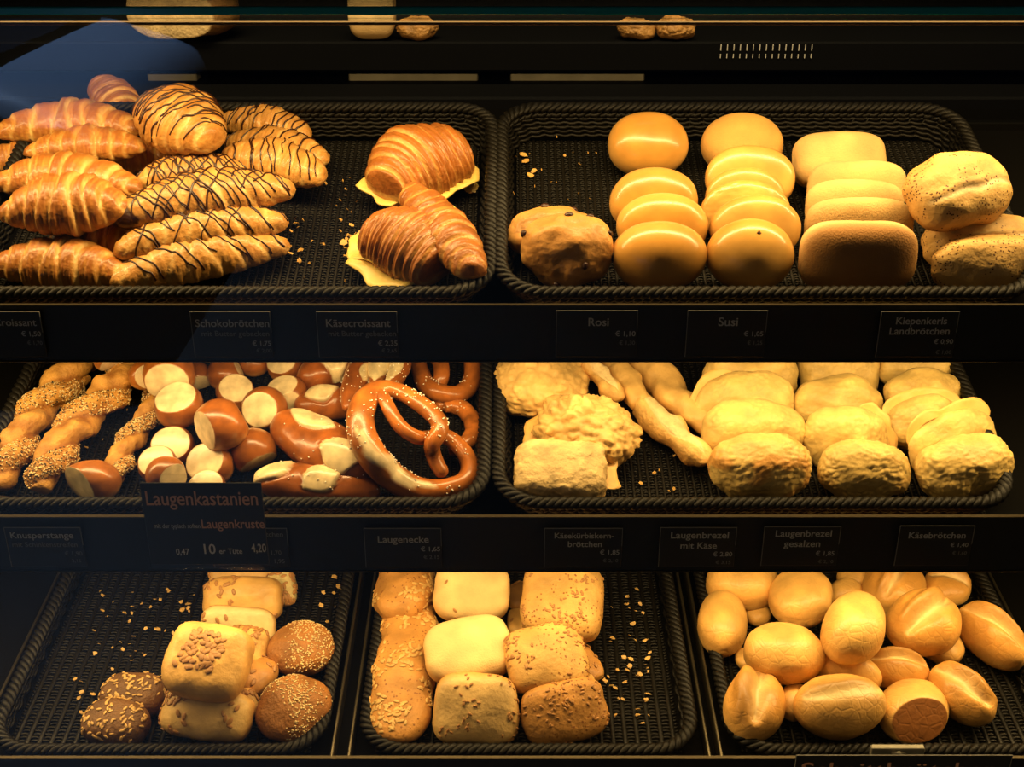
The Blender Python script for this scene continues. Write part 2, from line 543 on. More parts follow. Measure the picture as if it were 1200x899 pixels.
# ------------------------------------------------------------------ tiny things scattered on a crust
def octa(n=1):
    return (np.array([(1, 0, 0), (-1, 0, 0), (0, 1, 0), (0, -1, 0), (0, 0, 1), (0, 0, -1)], float),
            [(0, 2, 4), (2, 1, 4), (1, 3, 4), (3, 0, 4), (2, 0, 5), (1, 2, 5), (3, 1, 5), (0, 3, 5)])

_seedball = None
def seedball():
    global _seedball
    if _seedball is None:
        V, F = cubesphere(3)
        _seedball = (V, [tuple(f) for f in F.tolist()])
    return _seedball

def scatter(shape, count, size, seed=0, mask=None, minz=-.1, ball=True, upvec=(0, 0, 1), sink=.2, clump=None):
    """little grains on the faces of a shape -> (V, F)"""
    V = shape.V
    F = shape.F if isinstance(shape.F, np.ndarray) else np.array([f for f in shape.F if len(f) == 4])
    A, B, Cc, Dd = (V[F[:, k]] for k in range(4))
    nrm = np.cross(Cc - A, Dd - B); area = np.linalg.norm(nrm, axis=1) / 2
    nrm = nrm / (np.linalg.norm(nrm, axis=1)[:, None] + 1e-12)
    cen = (A + B + Cc + Dd) / 4
    ok = (nrm @ np.asarray(upvec, float)) > minz
    if mask is not None:
        ok &= mask(cen) if callable(mask) else mask[F[:, 0]]
    wgt = area * ok
    if clump:
        nn = fbm(cen, clump, seed, 1); wgt = wgt * sstep(nn, -.1, .35)
    if wgt.sum() <= 0: return None
    g = np.random.default_rng(seed + 11)
    pick = g.choice(len(F), count, p=wgt / wgt.sum())
    u, v = g.random(count), g.random(count)
    P = (A[pick] * ((1-u)*(1-v))[:, None] + B[pick] * (u*(1-v))[:, None] + Cc[pick] * (u*v)[:, None] + Dd[pick] * ((1-u)*v)[:, None])
    Nn = nrm[pick]
    rv = g.normal(size=(count, 3)); T = np.cross(Nn, rv); T /= np.linalg.norm(T, axis=1)[:, None]
    Bt = np.cross(Nn, T)
    bv, bf = seedball() if ball else octa()
    sc = np.asarray(size)[None, :] * g.uniform(.75, 1.2, (count, 1))
    allV = (P + Nn * sc[:, 2:3] * (1 - 2 * sink))[:, None, :] + (bv[None, :, 0:1] * (T * sc[:, 0:1])[:, None, :]
            + bv[None, :, 1:2] * (Bt * sc[:, 1:2])[:, None, :] + bv[None, :, 2:3] * (Nn * sc[:, 2:3])[:, None, :])
    nb = len(bv)
    bf = np.array(bf)
    allF = (bf[None] + (np.arange(count) * nb)[:, None, None]).reshape(-1, bf.shape[1])
    return allV.reshape(-1, 3), allF

def add_singles(o, shape, name, mat, count, size, **kw):
    r = scatter(shape, count, size, **kw)
    nb = len(r[0]) // count; fb = len(r[1]) // count
    for i in range(count):
        link(name, mesh_from(name, r[0][i*nb:(i+1)*nb], r[1][:fb], M[mat]), o)

def add_grains(o, shape, name, mat, count, size, stuff=True, **kw):
    r = scatter(shape, count, size, **kw)
    if r is None: return None
    c = link(name, mesh_from(name, r[0], r[1], M[mat]), o)
    if stuff: c['kind'] = 'stuff'
    return c

def drizzle(o, shape, n=16, seed=0, skew=.5, r=.0011, span=(-.85, .85), cross=False):
    """chocolate run across the top in thin lines that follow the surface"""
    g = random.Random(seed)
    V = shape.V
    bvh = BVHTree.FromPolygons([tuple(v) for v in V], [tuple(int(i) for i in f) for f in shape.F])
    x0, x1 = V[:, 0].min(), V[:, 0].max(); y0, y1 = V[:, 1].min(), V[:, 1].max(); zt = V[:, 2].max() + .02
    mb = MB(); cx, hx = (x0 + x1) / 2, (x1 - x0) / 2; W = (y1 - y0)
    for k in range(n):
        f = span[0] + (span[1] - span[0]) * (k + g.uniform(.1, .9)) / n
        xc = cx + f * hx
        s = skew * g.uniform(.7, 1.3) * (-1 if (cross and k % 3 == 0) else 1)
        ya, yb = (y0 - .01, y1 + .01) if g.random() < .6 else ((y0 - .01, y0 + W * g.uniform(.5, .8)) if g.random() < .5 else (y0 + W * g.uniform(.2, .5), y1 + .01))
        run = []
        m = 34; wob = g.uniform(0, 6)
        for i in range(m + 1):
            y = ya + (yb - ya) * i / m
            x = xc + s * (y - (y0 + y1) / 2) + .0015 * math.sin(i * .5 + wob)
            hit = bvh.ray_cast(Vector((x, y, zt)), Vector((0, 0, -1)))
            if hit[0] is not None and hit[1].z > .02:
                run.append(tuple(hit[0] + hit[1] * r * .35))
            else:
                if len(run) > 3: mb.tube(np.array(run), r * g.uniform(.7, 1.35), 5)
                run = []
        if len(run) > 3: mb.tube(np.array(run), r * g.uniform(.7, 1.35), 5)
    if mb.n: mb.build('chocolate_drizzle', M['chocolate'], o, True)

def cheese_sheet(o, shape, ang, reach=.5, z=.0, size=.05, seed=0, name='cheese_slice', tilt=0, mat='cheese'):
    """a thin ragged slice sticking out of one side"""
    g = np.random.default_rng(seed)
    nr, na = 8, 40
    V, F = [], []
    ctr = np.array([math.cos(ang), math.sin(ang), 0]) * reach
    prof = 1 + .16 * np.interp(np.arange(na) / na, np.linspace(0, 1, 14), np.concatenate([(q := g.normal(0, 1, 13)), q[:1]]))
    for side in (1, -1):
        for i in range(nr + 1):
            for j in range(na):
                a = j / na * 2 * PI
                sq = 1 / max(abs(math.cos(a)), abs(math.sin(a)))**.55
                rad = size * i / nr * prof[j] * sq
                p = ctr + np.array([rad * math.cos(a), rad * math.sin(a), 0])
                out = (p[0] * math.cos(ang) + p[1] * math.sin(ang))
                p[2] = z + side * .0012 - .10 * max(0, out - reach) + .003 * math.sin(a * 3 + seed) * i / nr + tilt * out
                V.append(p)
    m = (nr + 1) * na
    for sd in (0, 1):
        for i in range(nr):
            for j in range(na):
                k = (j + 1) % na
                f = (sd*m + i*na + j, sd*m + (i+1)*na + j, sd*m + (i+1)*na + k, sd*m + i*na + k)
                F.append(f if sd == 0 else f[::-1])
    for j in range(na):
        k = (j + 1) % na
        F.append((nr*na + j, m + nr*na + j, m + nr*na + k, nr*na + k))
    return link(name, mesh_from(name, V, F, M[mat]), o)

def rim_flap(o, shape, a0, a1, z=0.0, width=.010, seed=0, droop=0.0, name='cheese_rim', mat='cheese_rim'):
    """melted cheese baked out past the edge: a thin ragged brim along part of the outline"""
    g = np.random.default_rng(seed)
    n, m = 44, 5
    V = []
    A = np.linspace(a0, a1, n)
    jag = np.interp(np.linspace(0, 1, n), np.linspace(0, 1, 8), g.uniform(.6, 1.15, 8)) * np.sqrt(np.clip(np.minimum(np.arange(n), n - 1 - np.arange(n)) / 6, 0, 1))
    c = (shape.V.max(0) + shape.V.min(0)) / 2
    for sd in (1, -1):
        for i, a in enumerate(A):
            d = np.array([math.cos(a), math.sin(a), 0])
            near = shape.V[np.abs(shape.V[:, 2] - z) < .012]
            q = near[:, :2] - c[:2]
            q = q[(q @ d[:2]) > .6 * np.linalg.norm(q, axis=1)]
            rad = (q @ d[:2]).max() if len(q) else .04
            for k in range(m):
                f = k / (m - 1)
                r = rad - .008 + (.008 + width * jag[i]) * f
                V.append((c[0] + r * d[0], c[1] + r * d[1], z + sd * .0009 * (1 - .6 * f) + .0015 * math.sin(a * 9 + seed) * f - droop * f * f))
    F = []; t = n * m
    for sd in (0, 1):
        for i in range(n - 1):
            for k in range(m - 1):
                f = (sd*t + i*m + k, sd*t + i*m + k + 1, sd*t + (i+1)*m + k + 1, sd*t + (i+1)*m + k)
                F.append(f if sd else f[::-1])
    for i in range(n - 1):
        F.append((i*m + m-1, (i+1)*m + m-1, t + (i+1)*m + m-1, t + i*m + m-1))
    return link(name, mesh_from(name, V, F, M[mat]), o)

# ------------------------------------------------------------------ baskets' frames: front edge of each shelf and its slope towards the customer
class Frame:
    def __init__(s, zc, py, tilt, depth, raise_):
        r = ray(600, py)
        s.t = math.radians(tilt)
        s.N = np.array([0, -math.sin(s.t), math.cos(s.t)])
        s.Y = np.array([0, math.cos(s.t), math.sin(s.t)])
        s.X = np.array([1.0, 0, 0])
        s.O = CAMP + r * zc - s.N * raise_          # front edge, on the basket's floor
        s.R = np.stack([s.X, s.Y, s.N], 1)
        s.depth = depth
    def at(s, x, y, z): return s.O + s.X * x + s.Y * y + s.N * z
    def mat(s, x, y, z):
        m = Matrix([list(r) for r in s.R]).to_4x4(); m.translation = Vector(s.at(x, y, z)); return m
    def hit(s, px, py, h):
        """point where the line of sight meets the level h above the basket floor"""
        r = ray(px, py)
        k = (h - (CAMP - s.O) @ s.N) / (r @ s.N)
        return CAMP + r * k
    def loc(s, P): return (np.asarray(P) - s.O) @ s.R

FR = {1: Frame(1.40, 343, 20, .40, .045), 2: Frame(1.45, 590, 15, .40, .045), 3: Frame(1.50, 879, 7, .46, .024)}

def rot_xyz(yaw, lean, roll):
    return np.array((Matrix.Rotation(math.radians(yaw), 3, 'Z') @ Matrix.Rotation(math.radians(lean), 3, 'X') @ Matrix.Rotation(math.radians(roll), 3, 'Y')))

PLACED = {1: [], 2: [], 3: []}          # (bvh, lo, hi) of what already lies in a row

def place(name, row, shape, box, yaw=0, lean=0, roll=0, lift=0.0046, label='', cat='bread roll', group=None, mode='fit',
          auto=True, maxlift=.10, lock=False):
    """sets a piece down on its basket so that it lies where the photo shows it; sizes follow from the distance"""
    fr = FR[row]
    Rw = fr.R @ rot_xyz(yaw, lean, roll)
    x0, x1, y0, y1 = box
    sc = np.ones(3)
    ax = shape.stretch
    def solve(lift):
        nonlocal sc
        sc = np.ones(3); k = 1.0
        p = fr.hit((x0 + x1) / 2, ((y0 + (y1 if y1 else y0 + .8 * (x1 - x0))) / 2), lift + .03)
        for it in range(14):
            W = (shape.V * sc * k) @ Rw.T
            q, z = project(W + p)
            bw, bh = np.ptp(q[:, 0]), np.ptp(q[:, 1])
            if y1 is None:
                k *= ((x1 - x0) / bw)**.9
            else:
                rw, rh = (x1 - x0) / bw, (y1 - y0) / bh
                k *= math.sqrt(rw * rh)**.9
                if ax:
                    e = np.ones(3)
                    for c in ax: e['xyz'.index(c)] = 1.03
                    q2, _ = project((shape.V * sc * e * k) @ Rw.T + p)
                    d = (math.log(np.ptp(q2[:, 1]) / np.ptp(q2[:, 0])) - math.log(bh / bw)) / math.log(1.03)
                    if abs(d) > .12:
                        st = math.exp(np.clip(math.log(rh / rw) / d * .6, -.2, .2))
                        for c in ax:
                            i = 'xyz'.index(c); sc[i] = np.clip(sc[i] * st, .62, 1.6)
            W = (shape.V * sc * k) @ Rw.T
            q, z = project(W + p)
            cx = (q[:, 0].min() + q[:, 0].max()) / 2
            ex = (x0 + x1) / 2 - cx
            ey = (y0 - q[:, 1].min()) if y1 is None else ((y0 + y1) / 2 - (q[:, 1].min() + q[:, 1].max()) / 2)
            zc = (p - CAMP) @ FWD
            p = p + RGT * ex * zc / FPX - UPV * ey * zc / FPX
            hm = ((W + p - fr.O) @ fr.N).min()
            r = (p - CAMP); r = r / np.linalg.norm(r)
            p = p + r * ((lift - hm) / (r @ fr.N))
        lim = {1: .016, 2: .016, 3: .012}[row]
        ym = ((W + p - fr.O) @ fr.Y).min()
        if ym < lim: p = p + fr.Y * (lim - ym)          # stays behind the front rim
        return p, sc * k, W
    def bvh_of(W, p, s=1.0):
        c = W.mean(0)
        P = (W - c) * s + c + p
        F = shape.F.tolist() if isinstance(shape.F, np.ndarray) else shape.F
        return BVHTree.FromPolygons([tuple(v) for v in P], F), P.min(0), P.max(0)
    p, s, W = solve(lift)
    if auto:
        def clash(W, p, f=.76):
            b, lo, hi = bvh_of(W, p, f)
            return any((lo < h2).all() and (hi > l2).all() and b.overlap(b2) for b2, l2, h2 in PLACED[row])
        L = maxlift; best = None
        while L >= lift - 1e-6 and not (best is None and L < maxlift - .05):                    # lowered from above until it touches what lies there
            q = solve(L)
            if clash(q[2], q[0]):
                if best is not None: break
            else:
                best = (L, q)
            L -= .012
        if best is None: best = (maxlift, solve(maxlift))
        for d in (.006, .003, .0015):
            if best[0] - d >= lift:
                q = solve(best[0] - d)
                if not clash(q[2], q[0]): best = (best[0] - d, q)
        lift, (p, s, W) = best
    elif auto is False:
        for k in range(4):                         # soft rolls pressed together in a row get thinner
            b, lo, hi = bvh_of(W, p, .88)
            if not any((lo < h2).all() and (hi > l2).all() and b.overlap(b2) for b2, l2, h2 in PLACED[row]): break
            shape.V[:, 2] *= .90
            p, s, W = solve(lift)
    PLACED[row].append(bvh_of(W, p, 1.0))
    V = shape.V * s
    shape.V = V                                  # grains and slices are added in these real sizes
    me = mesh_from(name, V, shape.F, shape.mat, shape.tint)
    o = link(name, me)
    m = Matrix([list(r) for r in Rw]).to_4x4(); m.translation = Vector(p)
    o.matrix_world = m
    tag(o, label, cat, group)
    shape.up = Rw.T @ fr.N
    o_front = Rw.T @ (-FWD)
    shape.front = o_front
    print('PLACE', row, name, box, 'lift %.3f' % lift, 'size', np.round(np.ptp(V, axis=0) * 100, 1))
    return o
# ------------------------------------------------------------------ the shop around the case
def slab(name, lo, hi, mat, kind='structure'):
    mb = MB(); mb.box(lo, hi); o = mb.build(name, mat); o['kind'] = kind
    return o
M['floor'] = simple('shop_floor', (.03, .028, .025), .5, var=.3, bscale=4)
M['wall'] = simple('shop_wall', (.012, .011, .010), .8, var=.2, bscale=6)
slab('floor', (-6, -6, -.05), (6, 3.4, 0), M['floor'])
slab('wall_back', (-3, 3.2, 0), (3, 3.3, 3), M['wall'])
slab('wall_left', (-3.1, 1.1, 0), (-3, 3.3, 3), M['wall'])
slab('wall_right', (3, 1.1, 0), (3.1, 3.3, 3), M['wall'])
slab('ceiling', (-3.1, 1.1, 3), (3.1, 3.3, 3.1), M['wall'])
slab('window_1', (-1.3, 1.085, .45), (1.3, 1.093, 1.597), M['glass'])

case = empty('display_case', Matrix.Translation((0, 1.45, 0)))
tag(case, 'dark bakery display case with glass top holding all three rows of baskets', 'display case')
inv = Matrix.Translation((0, -1.45, 0))
def casepart(name, lo, hi, mat, bev=.002):
    mb = MB(); mb.box(lo, hi, bev=bev); return mb.build(name, mat, case, False, inv)
casepart('rear_panel', (-1.3, 1.80, .3), (1.3, 1.82, 1.345), M['black'])
casepart('side_panel', (-1.32, 1.10, 0), (-1.30, 1.82, 1.59), M['black'])
casepart('side_panel', (1.30, 1.10, 0), (1.32, 1.82, 1.59), M['black'])
casepart('plinth', (-1.3, 1.10, 0), (1.3, 1.80, .44), M['black'])
tp = casepart('glass_top', (-1.32, 1.100, 1.5988), (1.32, 1.84, 1.606), M['glass'])
casepart('polished_glass_edge', (-1.32, 1.094, 1.5988), (1.32, 1.100, 1.606), M['greenglass'], .001)
casepart('lamp_housing', (-1.3, 1.36, 1.590), (1.3, 1.47, 1.597), M['black'])
casepart('metal_strip', (-1.3, 1.336, 1.555), (.60, 1.346, 1.558), M['dimstrip'], .0008)

# shelves: sloped deck, upright price rail in front, thin metal strips along it
PY = {1: 1.290, 2: 1.226, 3: 1.140}
PZ = {}
for r, (ya, yb) in {1: (358, 423), 2: (606, 669), 3: (889, 960)}.items():
    PZ[r] = (on_y(600, ya, PY[r])[2], on_y(600, yb, PY[r])[2])
slabels = {1: 'topmost sloping dark shelf with price rail below the croissants',
           2: 'middle sloping dark shelf with price rail below the pretzels',
           3: 'lowest dark shelf carrying the three metal trays'}
for r in (1, 2, 3):
    fr = FR[r]
    sh = empty('display_shelf', Matrix.Translation(Vector((0, PY[r], PZ[r][0]))))
    tag(sh, slabels[r], 'shelf', 'case shelves')
    im = sh.matrix_world.inverted()
    mb = MB(); mb.box((-1.295, .004, -.017), (1.295, fr.depth + .02, -.006), R=fr.R, T=fr.O); mb.build('deck', M['black'], sh, False, im)
    z1, z0 = PZ[r]
    mb = MB(); mb.box((-1.295, PY[r], z0), (1.295, PY[r] + .004, z1), bev=.001); mb.build('price_rail', M['panel'], sh, False, im)
    mb = MB(); mb.box((-1.295, PY[r] - .002, z1), (1.295, PY[r] + .004, z1 + .0012), bev=.0003); mb.build('metal_strip', M['edge'], sh, False, im)
    mb = MB(); mb.box((-1.295, PY[r] - .002, z0 - .0012), (1.295, PY[r] + .005, z0), bev=.0003); mb.build('metal_strip', M['edge'], sh, False, im)

# ------------------------------------------------------------------ woven baskets
def rrect(w, d, rad, step):
    """rounded rectangle path, centred on x, from y=0 to y=d"""
    pts = []
    cs = [(w/2 - rad, rad, -PI/2), (w/2 - rad, d - rad, 0), (-w/2 + rad, d - rad, PI/2), (-w/2 + rad, rad, PI)]
    dense = []
    for cx, cy, a0 in cs:
        for k in range(13):
            a = a0 + k / 12 * PI / 2
            dense.append((cx + rad * math.cos(a), cy + rad * math.sin(a)))
    dense.append(dense[0])
    dn = np.array(dense); s = np.concatenate([[0], np.cumsum(np.linalg.norm(np.diff(dn, axis=0), axis=1))])
    n = int(round(s[-1] / step)); n += n % 2
    q = np.arange(n) / n * s[-1]
    P = np.stack([np.interp(q, s, dn[:, k]) for k in range(2)], 1)
    T = np.roll(P, -1, 0) - np.roll(P, 1, 0); T /= np.linalg.norm(T, axis=1)[:, None]
    return P, np.stack([T[:, 1], -T[:, 0]], 1), s[-1]     # points, outward normals, length

_bask = {}
def basket_meshes(w, d, h, stake, row, flare):
    k = (w, d, h, stake, row)
    if k in _bask: return _bask[k]
    fl = MB(); wi, di = w - 2 * flare - .012, d - 2 * flare - .012
    nx = int(wi / stake); ny = int(di / row)
    x0 = -wi / 2; y0 = flare + .006
    xs = x0 + (np.arange(nx) + .5) * wi / nx
    for x in xs:
        yy = np.linspace(y0, y0 + di, 24)
        fl.tube(np.stack([np.full(24, x), yy, np.full(24, .0024)], 1), stake * .23, 6, flat=.62)
    for j in range(ny):
        y = y0 + (j + .5) * di / ny
        q = np.linspace(x0, x0 + wi, nx * 4 + 1)
        ph = (q - x0) / (wi / nx) * PI * 2 + PI / 2
        z = .0016 + .0011 * np.sin(ph) + .0007 * ((j % 2) * 2 - 1) * np.sin((q - x0) / (wi / nx) * PI)
        fl.tube(np.stack([q, np.full(len(q), y) + .0004 * np.sin(q * 90 + j), z], 1), row * .40, 4, flat=.55)
    sd = MB()
    nr = max(5, int(h / .0062))
    for i in range(nr):
        f = (i + .5) / nr
        P, Nn, Ln = rrect(w - 2 * flare * (1 - f), d - 2 * flare * (1 - f), .05, stake * .5)
        P = P + np.array([0, flare * (1 - f)])
        n = len(P)
        o = .0022 * np.sin(np.arange(n) * PI / 2 * 1 + (i % 2) * PI + PI / 4)
        sd.tube(np.concatenate([P + Nn * o[:, None], np.full((n, 1), .004 + f * (h - .006))], 1), .0030, 4, True, flat=1.1)
    Pb, Nb, L0 = rrect(w - 2 * flare, d - 2 * flare, .05, .02); Pt, Nt, L1 = rrect(w, d, .05, .02)
    m = int(L1 / (stake * 2))
    for i in range(m):
        a = Pb[int(i / m * len(Pb))] + np.array([0, flare]); b = Pt[int(i / m * len(Pt))]
        sd.tube(np.array([(a[0], a[1], .002), ((a[0]+b[0])/2, (a[1]+b[1])/2, h * .5), (b[0], b[1], h)]), .0016, 4)
    rm = MB()
    P, Nn, Ln = rrect(w, d, .055, .0035)
    n = len(P); turns = round(Ln / .030)
    for kx in range(3):
        a = np.arange(n) / n * 2 * PI * turns + kx * 2 * PI / 3
        Q = np.concatenate([P + Nn * (.0055 * np.cos(a))[:, None], (h + .0040 * np.sin(a))[:, None]], 1)
        rm.tube(Q, .0046, 6, True, flat=.85)
    P2, N2, _ = rrect(w - .004, d - .004, .055, .0035)
    n2 = len(P2)
    for kx in range(2):
        a = np.arange(n2) / n2 * 2 * PI * round(Ln / .022) + kx * PI
        Q = np.concatenate([P2 + np.array([0, .002]) + N2 * (.003 * np.cos(a))[:, None], (h - .010 + .0025 * np.sin(a))[:, None]], 1)
        rm.tube(Q, .0034, 5, True)
    _bask[k] = (fl, sd, rm)
    out = []
    for nm, mb in (('woven_base', fl), ('woven_side', sd), ('braided_rim', rm)):
        out.append((nm, mesh_from(nm, np.concatenate(mb.V), mb.F, M['wicker'], None, True)))
    _bask[k] = out
    return out

def basket(row, px_mid, w, d, h, label, stake=.0098, rowst=.0048, flare=.014):
    fr = FR[row]
    xm = (px_mid - 600) / FPX * {1: 1.40, 2: 1.45, 3: 1.5}[row]
    root = empty('wicker_basket', fr.mat(xm, 0, 0))
    tag(root, label, 'basket', {1: 'wide wicker baskets', 2: 'wide wicker baskets', 3: 'tray baskets'}[row])
    for nm, me in basket_meshes(w, d, h, stake, rowst, flare):
        link(nm, me, root)
    return root, xm

basket(1, 256, .636, .40, .045, 'dark wicker basket holding the croissants on the top shelf')
basket(1, 904, .636, .40, .045, 'dark wicker basket holding glazed round buns on the top shelf')
basket(2, 262, .630, .40, .045, 'dark wicker basket holding seeded twists, lye rolls and pretzels')
basket(2, 888, .630, .40, .045, 'dark wicker basket holding the cheese crusted rolls')
TRX = {}
for mid, lab, lab2 in ((178, 'dark wicker tray basket with square pumpkin seed rolls and dark rye rolls', 'dark metal tray edged round the basket of pumpkin seed rolls'),
                       (620, 'dark wicker tray basket with the long seeded loaves', 'dark metal tray edged round the basket of long seeded loaves'),
                       (1056, 'dark wicker tray basket filled with plain crusty white rolls', 'dark metal tray edged round the basket of plain white rolls')):
    root, xm = basket(3, mid, .418, .44, .024, lab, .0150, .0056, .008)
    fr = FR[3]
    t = empty('metal_tray', fr.mat(xm, 0, 0)); tag(t, lab2, 'tray', 'metal trays on the lowest shelf')
    w, h = .224, .022
    def tb(nm, lo, hi, mat, bev=.001):
        mb = MB(); mb.box(lo, hi, bev=bev); mb.build(nm, mat, t)
    tb('tray_floor', (-w, -.014, -.0055), (w, .452, -.0035), M['black'])
    tb('front_edge', (-w, -.018, -.005), (w, -.014, h - .006), M['traymetal'])
    tb('side_edge', (-w - .004, -.018, -.005), (-w, .452, h), M['traymetal'])
    tb('side_edge', (w, -.018, -.005), (w + .004, .452, h), M['traymetal'])
    tb('rear_edge', (-w, .452, -.005), (w, .456, h), M['traymetal'])
    tb('front_lip', (-w - .004, -.021, h - .006), (w + .004, -.013, h - .002), M['edge'])
# clip on the front lip of the right tray
a = on_y(1020, 872, 1.146); b = on_y(1080, 883, 1.146)
mb = MB(); mb.box((a[0], 1.138, b[2]), (b[0], 1.146, a[2]), bev=.001)
clip = mb.build('metal_clip', M['greymetal'])
mb = MB(); c = (a + b) / 2
mb.tube(np.array([(c[0] - .008, 1.1375, c[2]), (c[0], 1.136, c[2] + .002), (c[0] + .009, 1.1375, c[2] - .001)]), .0022, 6)
mb.build('spring', M['steel'], clip, True)
tag(clip, 'small steel clip on the front edge of the tray of white rolls', 'clip')

# ------------------------------------------------------------------ price cards
def text_mesh(body, mat, w, cap=None, align='L', thick=.0002, bold=.0):
    cu = bpy.data.curves.new('lettering', 'FONT'); cu.body = body; cu.size = 1; cu.extrude = 0; cu.offset = bold
    cu.resolution_u = 3
    o = bpy.data.objects.new('lettering', cu); COL.objects.link(o)
    dg = bpy.context.evaluated_depsgraph_get()
    me = bpy.data.meshes.new_from_object(o.evaluated_get(dg))
    bpy.data.objects.remove(o); bpy.data.curves.remove(cu)
    V = np.empty(len(me.vertices) * 3); me.vertices.foreach_get('co', V); V = V.reshape(-1, 3)
    x0, x1 = V[:, 0].min(), V[:, 0].max()
    s = w / (x1 - x0); sy = s if cap is None else cap / .73
    # stand it upright in the plane y = 0
    me.vertices.foreach_set('co', np.stack([(V[:, 0] - x0) * s, V[:, 1] * 0, V[:, 1] * sy], 1).astype(np.float32).ravel())
    me.update(); me.materials.clear(); me.materials.append(mat)
    return me

def card(row, box, lines, label, dy=.006, mat='card', edge_highlight=True, group='price cards on the rails', name='price_card', thick=.0015):
    Y = PY[row] - dy
    x0, x1, y0, y1 = box
    a, b = on_y(x0, y0, Y), on_y(x1, y1, Y); b[0] = on_y(x1, y0, Y)[0]
    ctr = np.array([(a[0] + b[0]) / 2, Y, b[2]])
    root = empty(name, Matrix.Translation(Vector(ctr)))
    tag(root, label, 'price card' if name == 'price_card' else 'sign', group)
    w, h = (b[0] - a[0]) / 2, a[2] - b[2]
    mb = MB(); mb.box((-w, 0, 0), (w, thick, h), bev=.0006); mb.build('card', M[mat], root)
    if edge_highlight:
        mb = MB(); e = .0007  # highlight along the card's edges, put on as thin lighter strips
        mb.box((-w, -.0006, h - e), (w, .0004, h)); mb.box((-w, -.0006, 0), (-w + e, .0004, h - e)); mb.box((w - e, -.0006, h * .55), (w, .0004, h - e))
        mb.build('edge_highlight', M['ink_dim'], root)
    for ln in lines:
        tx, xl, xr, yb, mt = ln[:5]; cap = ln[5] if len(ln) > 5 else None
        p, q = on_y(xl, y0, Y - .0009), on_y(xr, y0, Y - .0009); p[2] = on_y(xl, yb, Y - .0009)[2]
        zc = (p - CAMP) @ FWD
        me = text_mesh(tx, M[mt], q[0] - p[0], None if cap is None else cap * zc / FPX / .93, bold=.012)
        link('lettering', me, root, Matrix.Translation(Vector((p[0] - ctr[0], -.0009, p[2] - ctr[2]))))
    return root

card(1, (-48, 46, 365, 419), [('Croissant', -10, 40, 382, 'ink'), ('€ 1,50', 20, 43, 394, 'ink'), ('€ 1,70', 25, 43, 404, 'ink_dim')],
     'price card headed Croissant under the plain croissants')
card(1, (222, 316, 365, 419), [('Schokobrötchen', 227, 314, 383, 'ink'), ('mit Butter gebacken', 233, 313, 394, 'ink_dim'), ('€ 1,75', 292, 314, 405, 'ink'), ('€ 2,00', 296, 314, 413, 'ink_dim')],
     'price card headed Schokobrötchen with price 1,75')
card(1, (370, 465, 365, 419), [('Käsecroissant', 381, 457, 383, 'ink'), ('mit Butter gebacken', 383, 463, 394, 'ink_dim'), ('€ 2,35', 441, 464, 405, 'ink'), ('€ 2,65', 445, 463, 413, 'ink_dim')],
     'price card headed Käsecroissant with price 2,35')
card(1, (652, 748, 364, 419), [('Rosi', 690, 714, 382, 'ink'), ('€ 1,10', 722, 746, 394, 'ink'), ('€ 1,30', 727, 746, 404, 'ink_dim')],
     'price card headed Rosi under the glazed round buns')
card(1, (806, 900, 364, 419), [('Susi', 843, 866, 382, 'ink'), ('€ 1,05', 874, 897, 394, 'ink'), ('€ 1,25', 879, 897, 404, 'ink_dim')],
     'price card headed Susi with price 1,05')
card(1, (1033, 1125, 365, 419), [('Kiepenkerls', 1052, 1112, 380, 'ink'), ('Landbrötchen', 1046, 1117, 392, 'ink'), ('€ 0,90', 1100, 1123, 403, 'ink'), ('€ 1,00', 1104, 1123, 415, 'ink_dim')],
     'price card headed Kiepenkerls Landbrötchen at right of the top rail')
card(2, (4, 94, 618, 664), [('Knusperstange', 10, 84, 631, 'ink'), ('mit Schinkenstreifen', 10, 87, 641, 'ink_dim'), ('€ 1,90', 70, 91, 651, 'ink_dim'), ('2,15', 77, 88, 659, 'ink_dim')],
     'price card headed Knusperstange under the seeded twists')
card(2, (246, 336, 619, 665), [('Brötchen', 297, 331, 629, 'ink_dim'), ('€ 1,70', 306, 327, 650, 'ink_dim'), ('1,95', 318, 330, 660, 'ink_dim')],
     'price card mostly hidden behind the large Laugenkastanien sign')
card(2, (426, 517, 619, 665), [('Laugenecke', 442, 502, 636, 'ink'), ('€ 1,65', 492, 515, 646, 'ink'), ('€ 2,15', 495, 514, 655, 'ink_dim')],
     'price card headed Laugenecke below the salted pretzel')
card(2, (638, 730, 619, 665), [('Käsekürbiskern-', 650, 720, 631, 'ink'), ('brötchen', 666, 706, 641, 'ink'), ('€ 1,85', 704, 727, 650, 'ink'), ('€ 2,10', 708, 726, 659, 'ink_dim')],
     'price card headed Käsekürbiskernbrötchen with price 1,85')
card(2, (774, 864, 618, 664), [('Laugenbrezel', 787, 855, 631, 'ink'), ('mit Käse', 799, 842, 643, 'ink'), ('€ 2,80', 838, 861, 652, 'ink'), ('€ 3,15', 842, 860, 661, 'ink_dim')],
     'price card reading Laugenbrezel mit Käse')
card(2, (896, 986, 617, 663), [('Laugenbrezel', 910, 976, 629, 'ink'), ('gesalzen', 921, 964, 641, 'ink'), ('€ 1,85', 960, 982, 651, 'ink'), ('€ 2,10', 964, 982, 660, 'ink_dim')],
     'price card reading Laugenbrezel gesalzen')
card(2, (1055, 1143, 616, 663), [('Käsebrötchen', 1067, 1134, 631, 'ink'), ('€ 1,40', 1118, 1139, 641, 'ink'), ('€ 1,60', 1122, 1139, 650, 'ink_dim')],
     'price card headed Käsebrötchen at right of the middle rail')
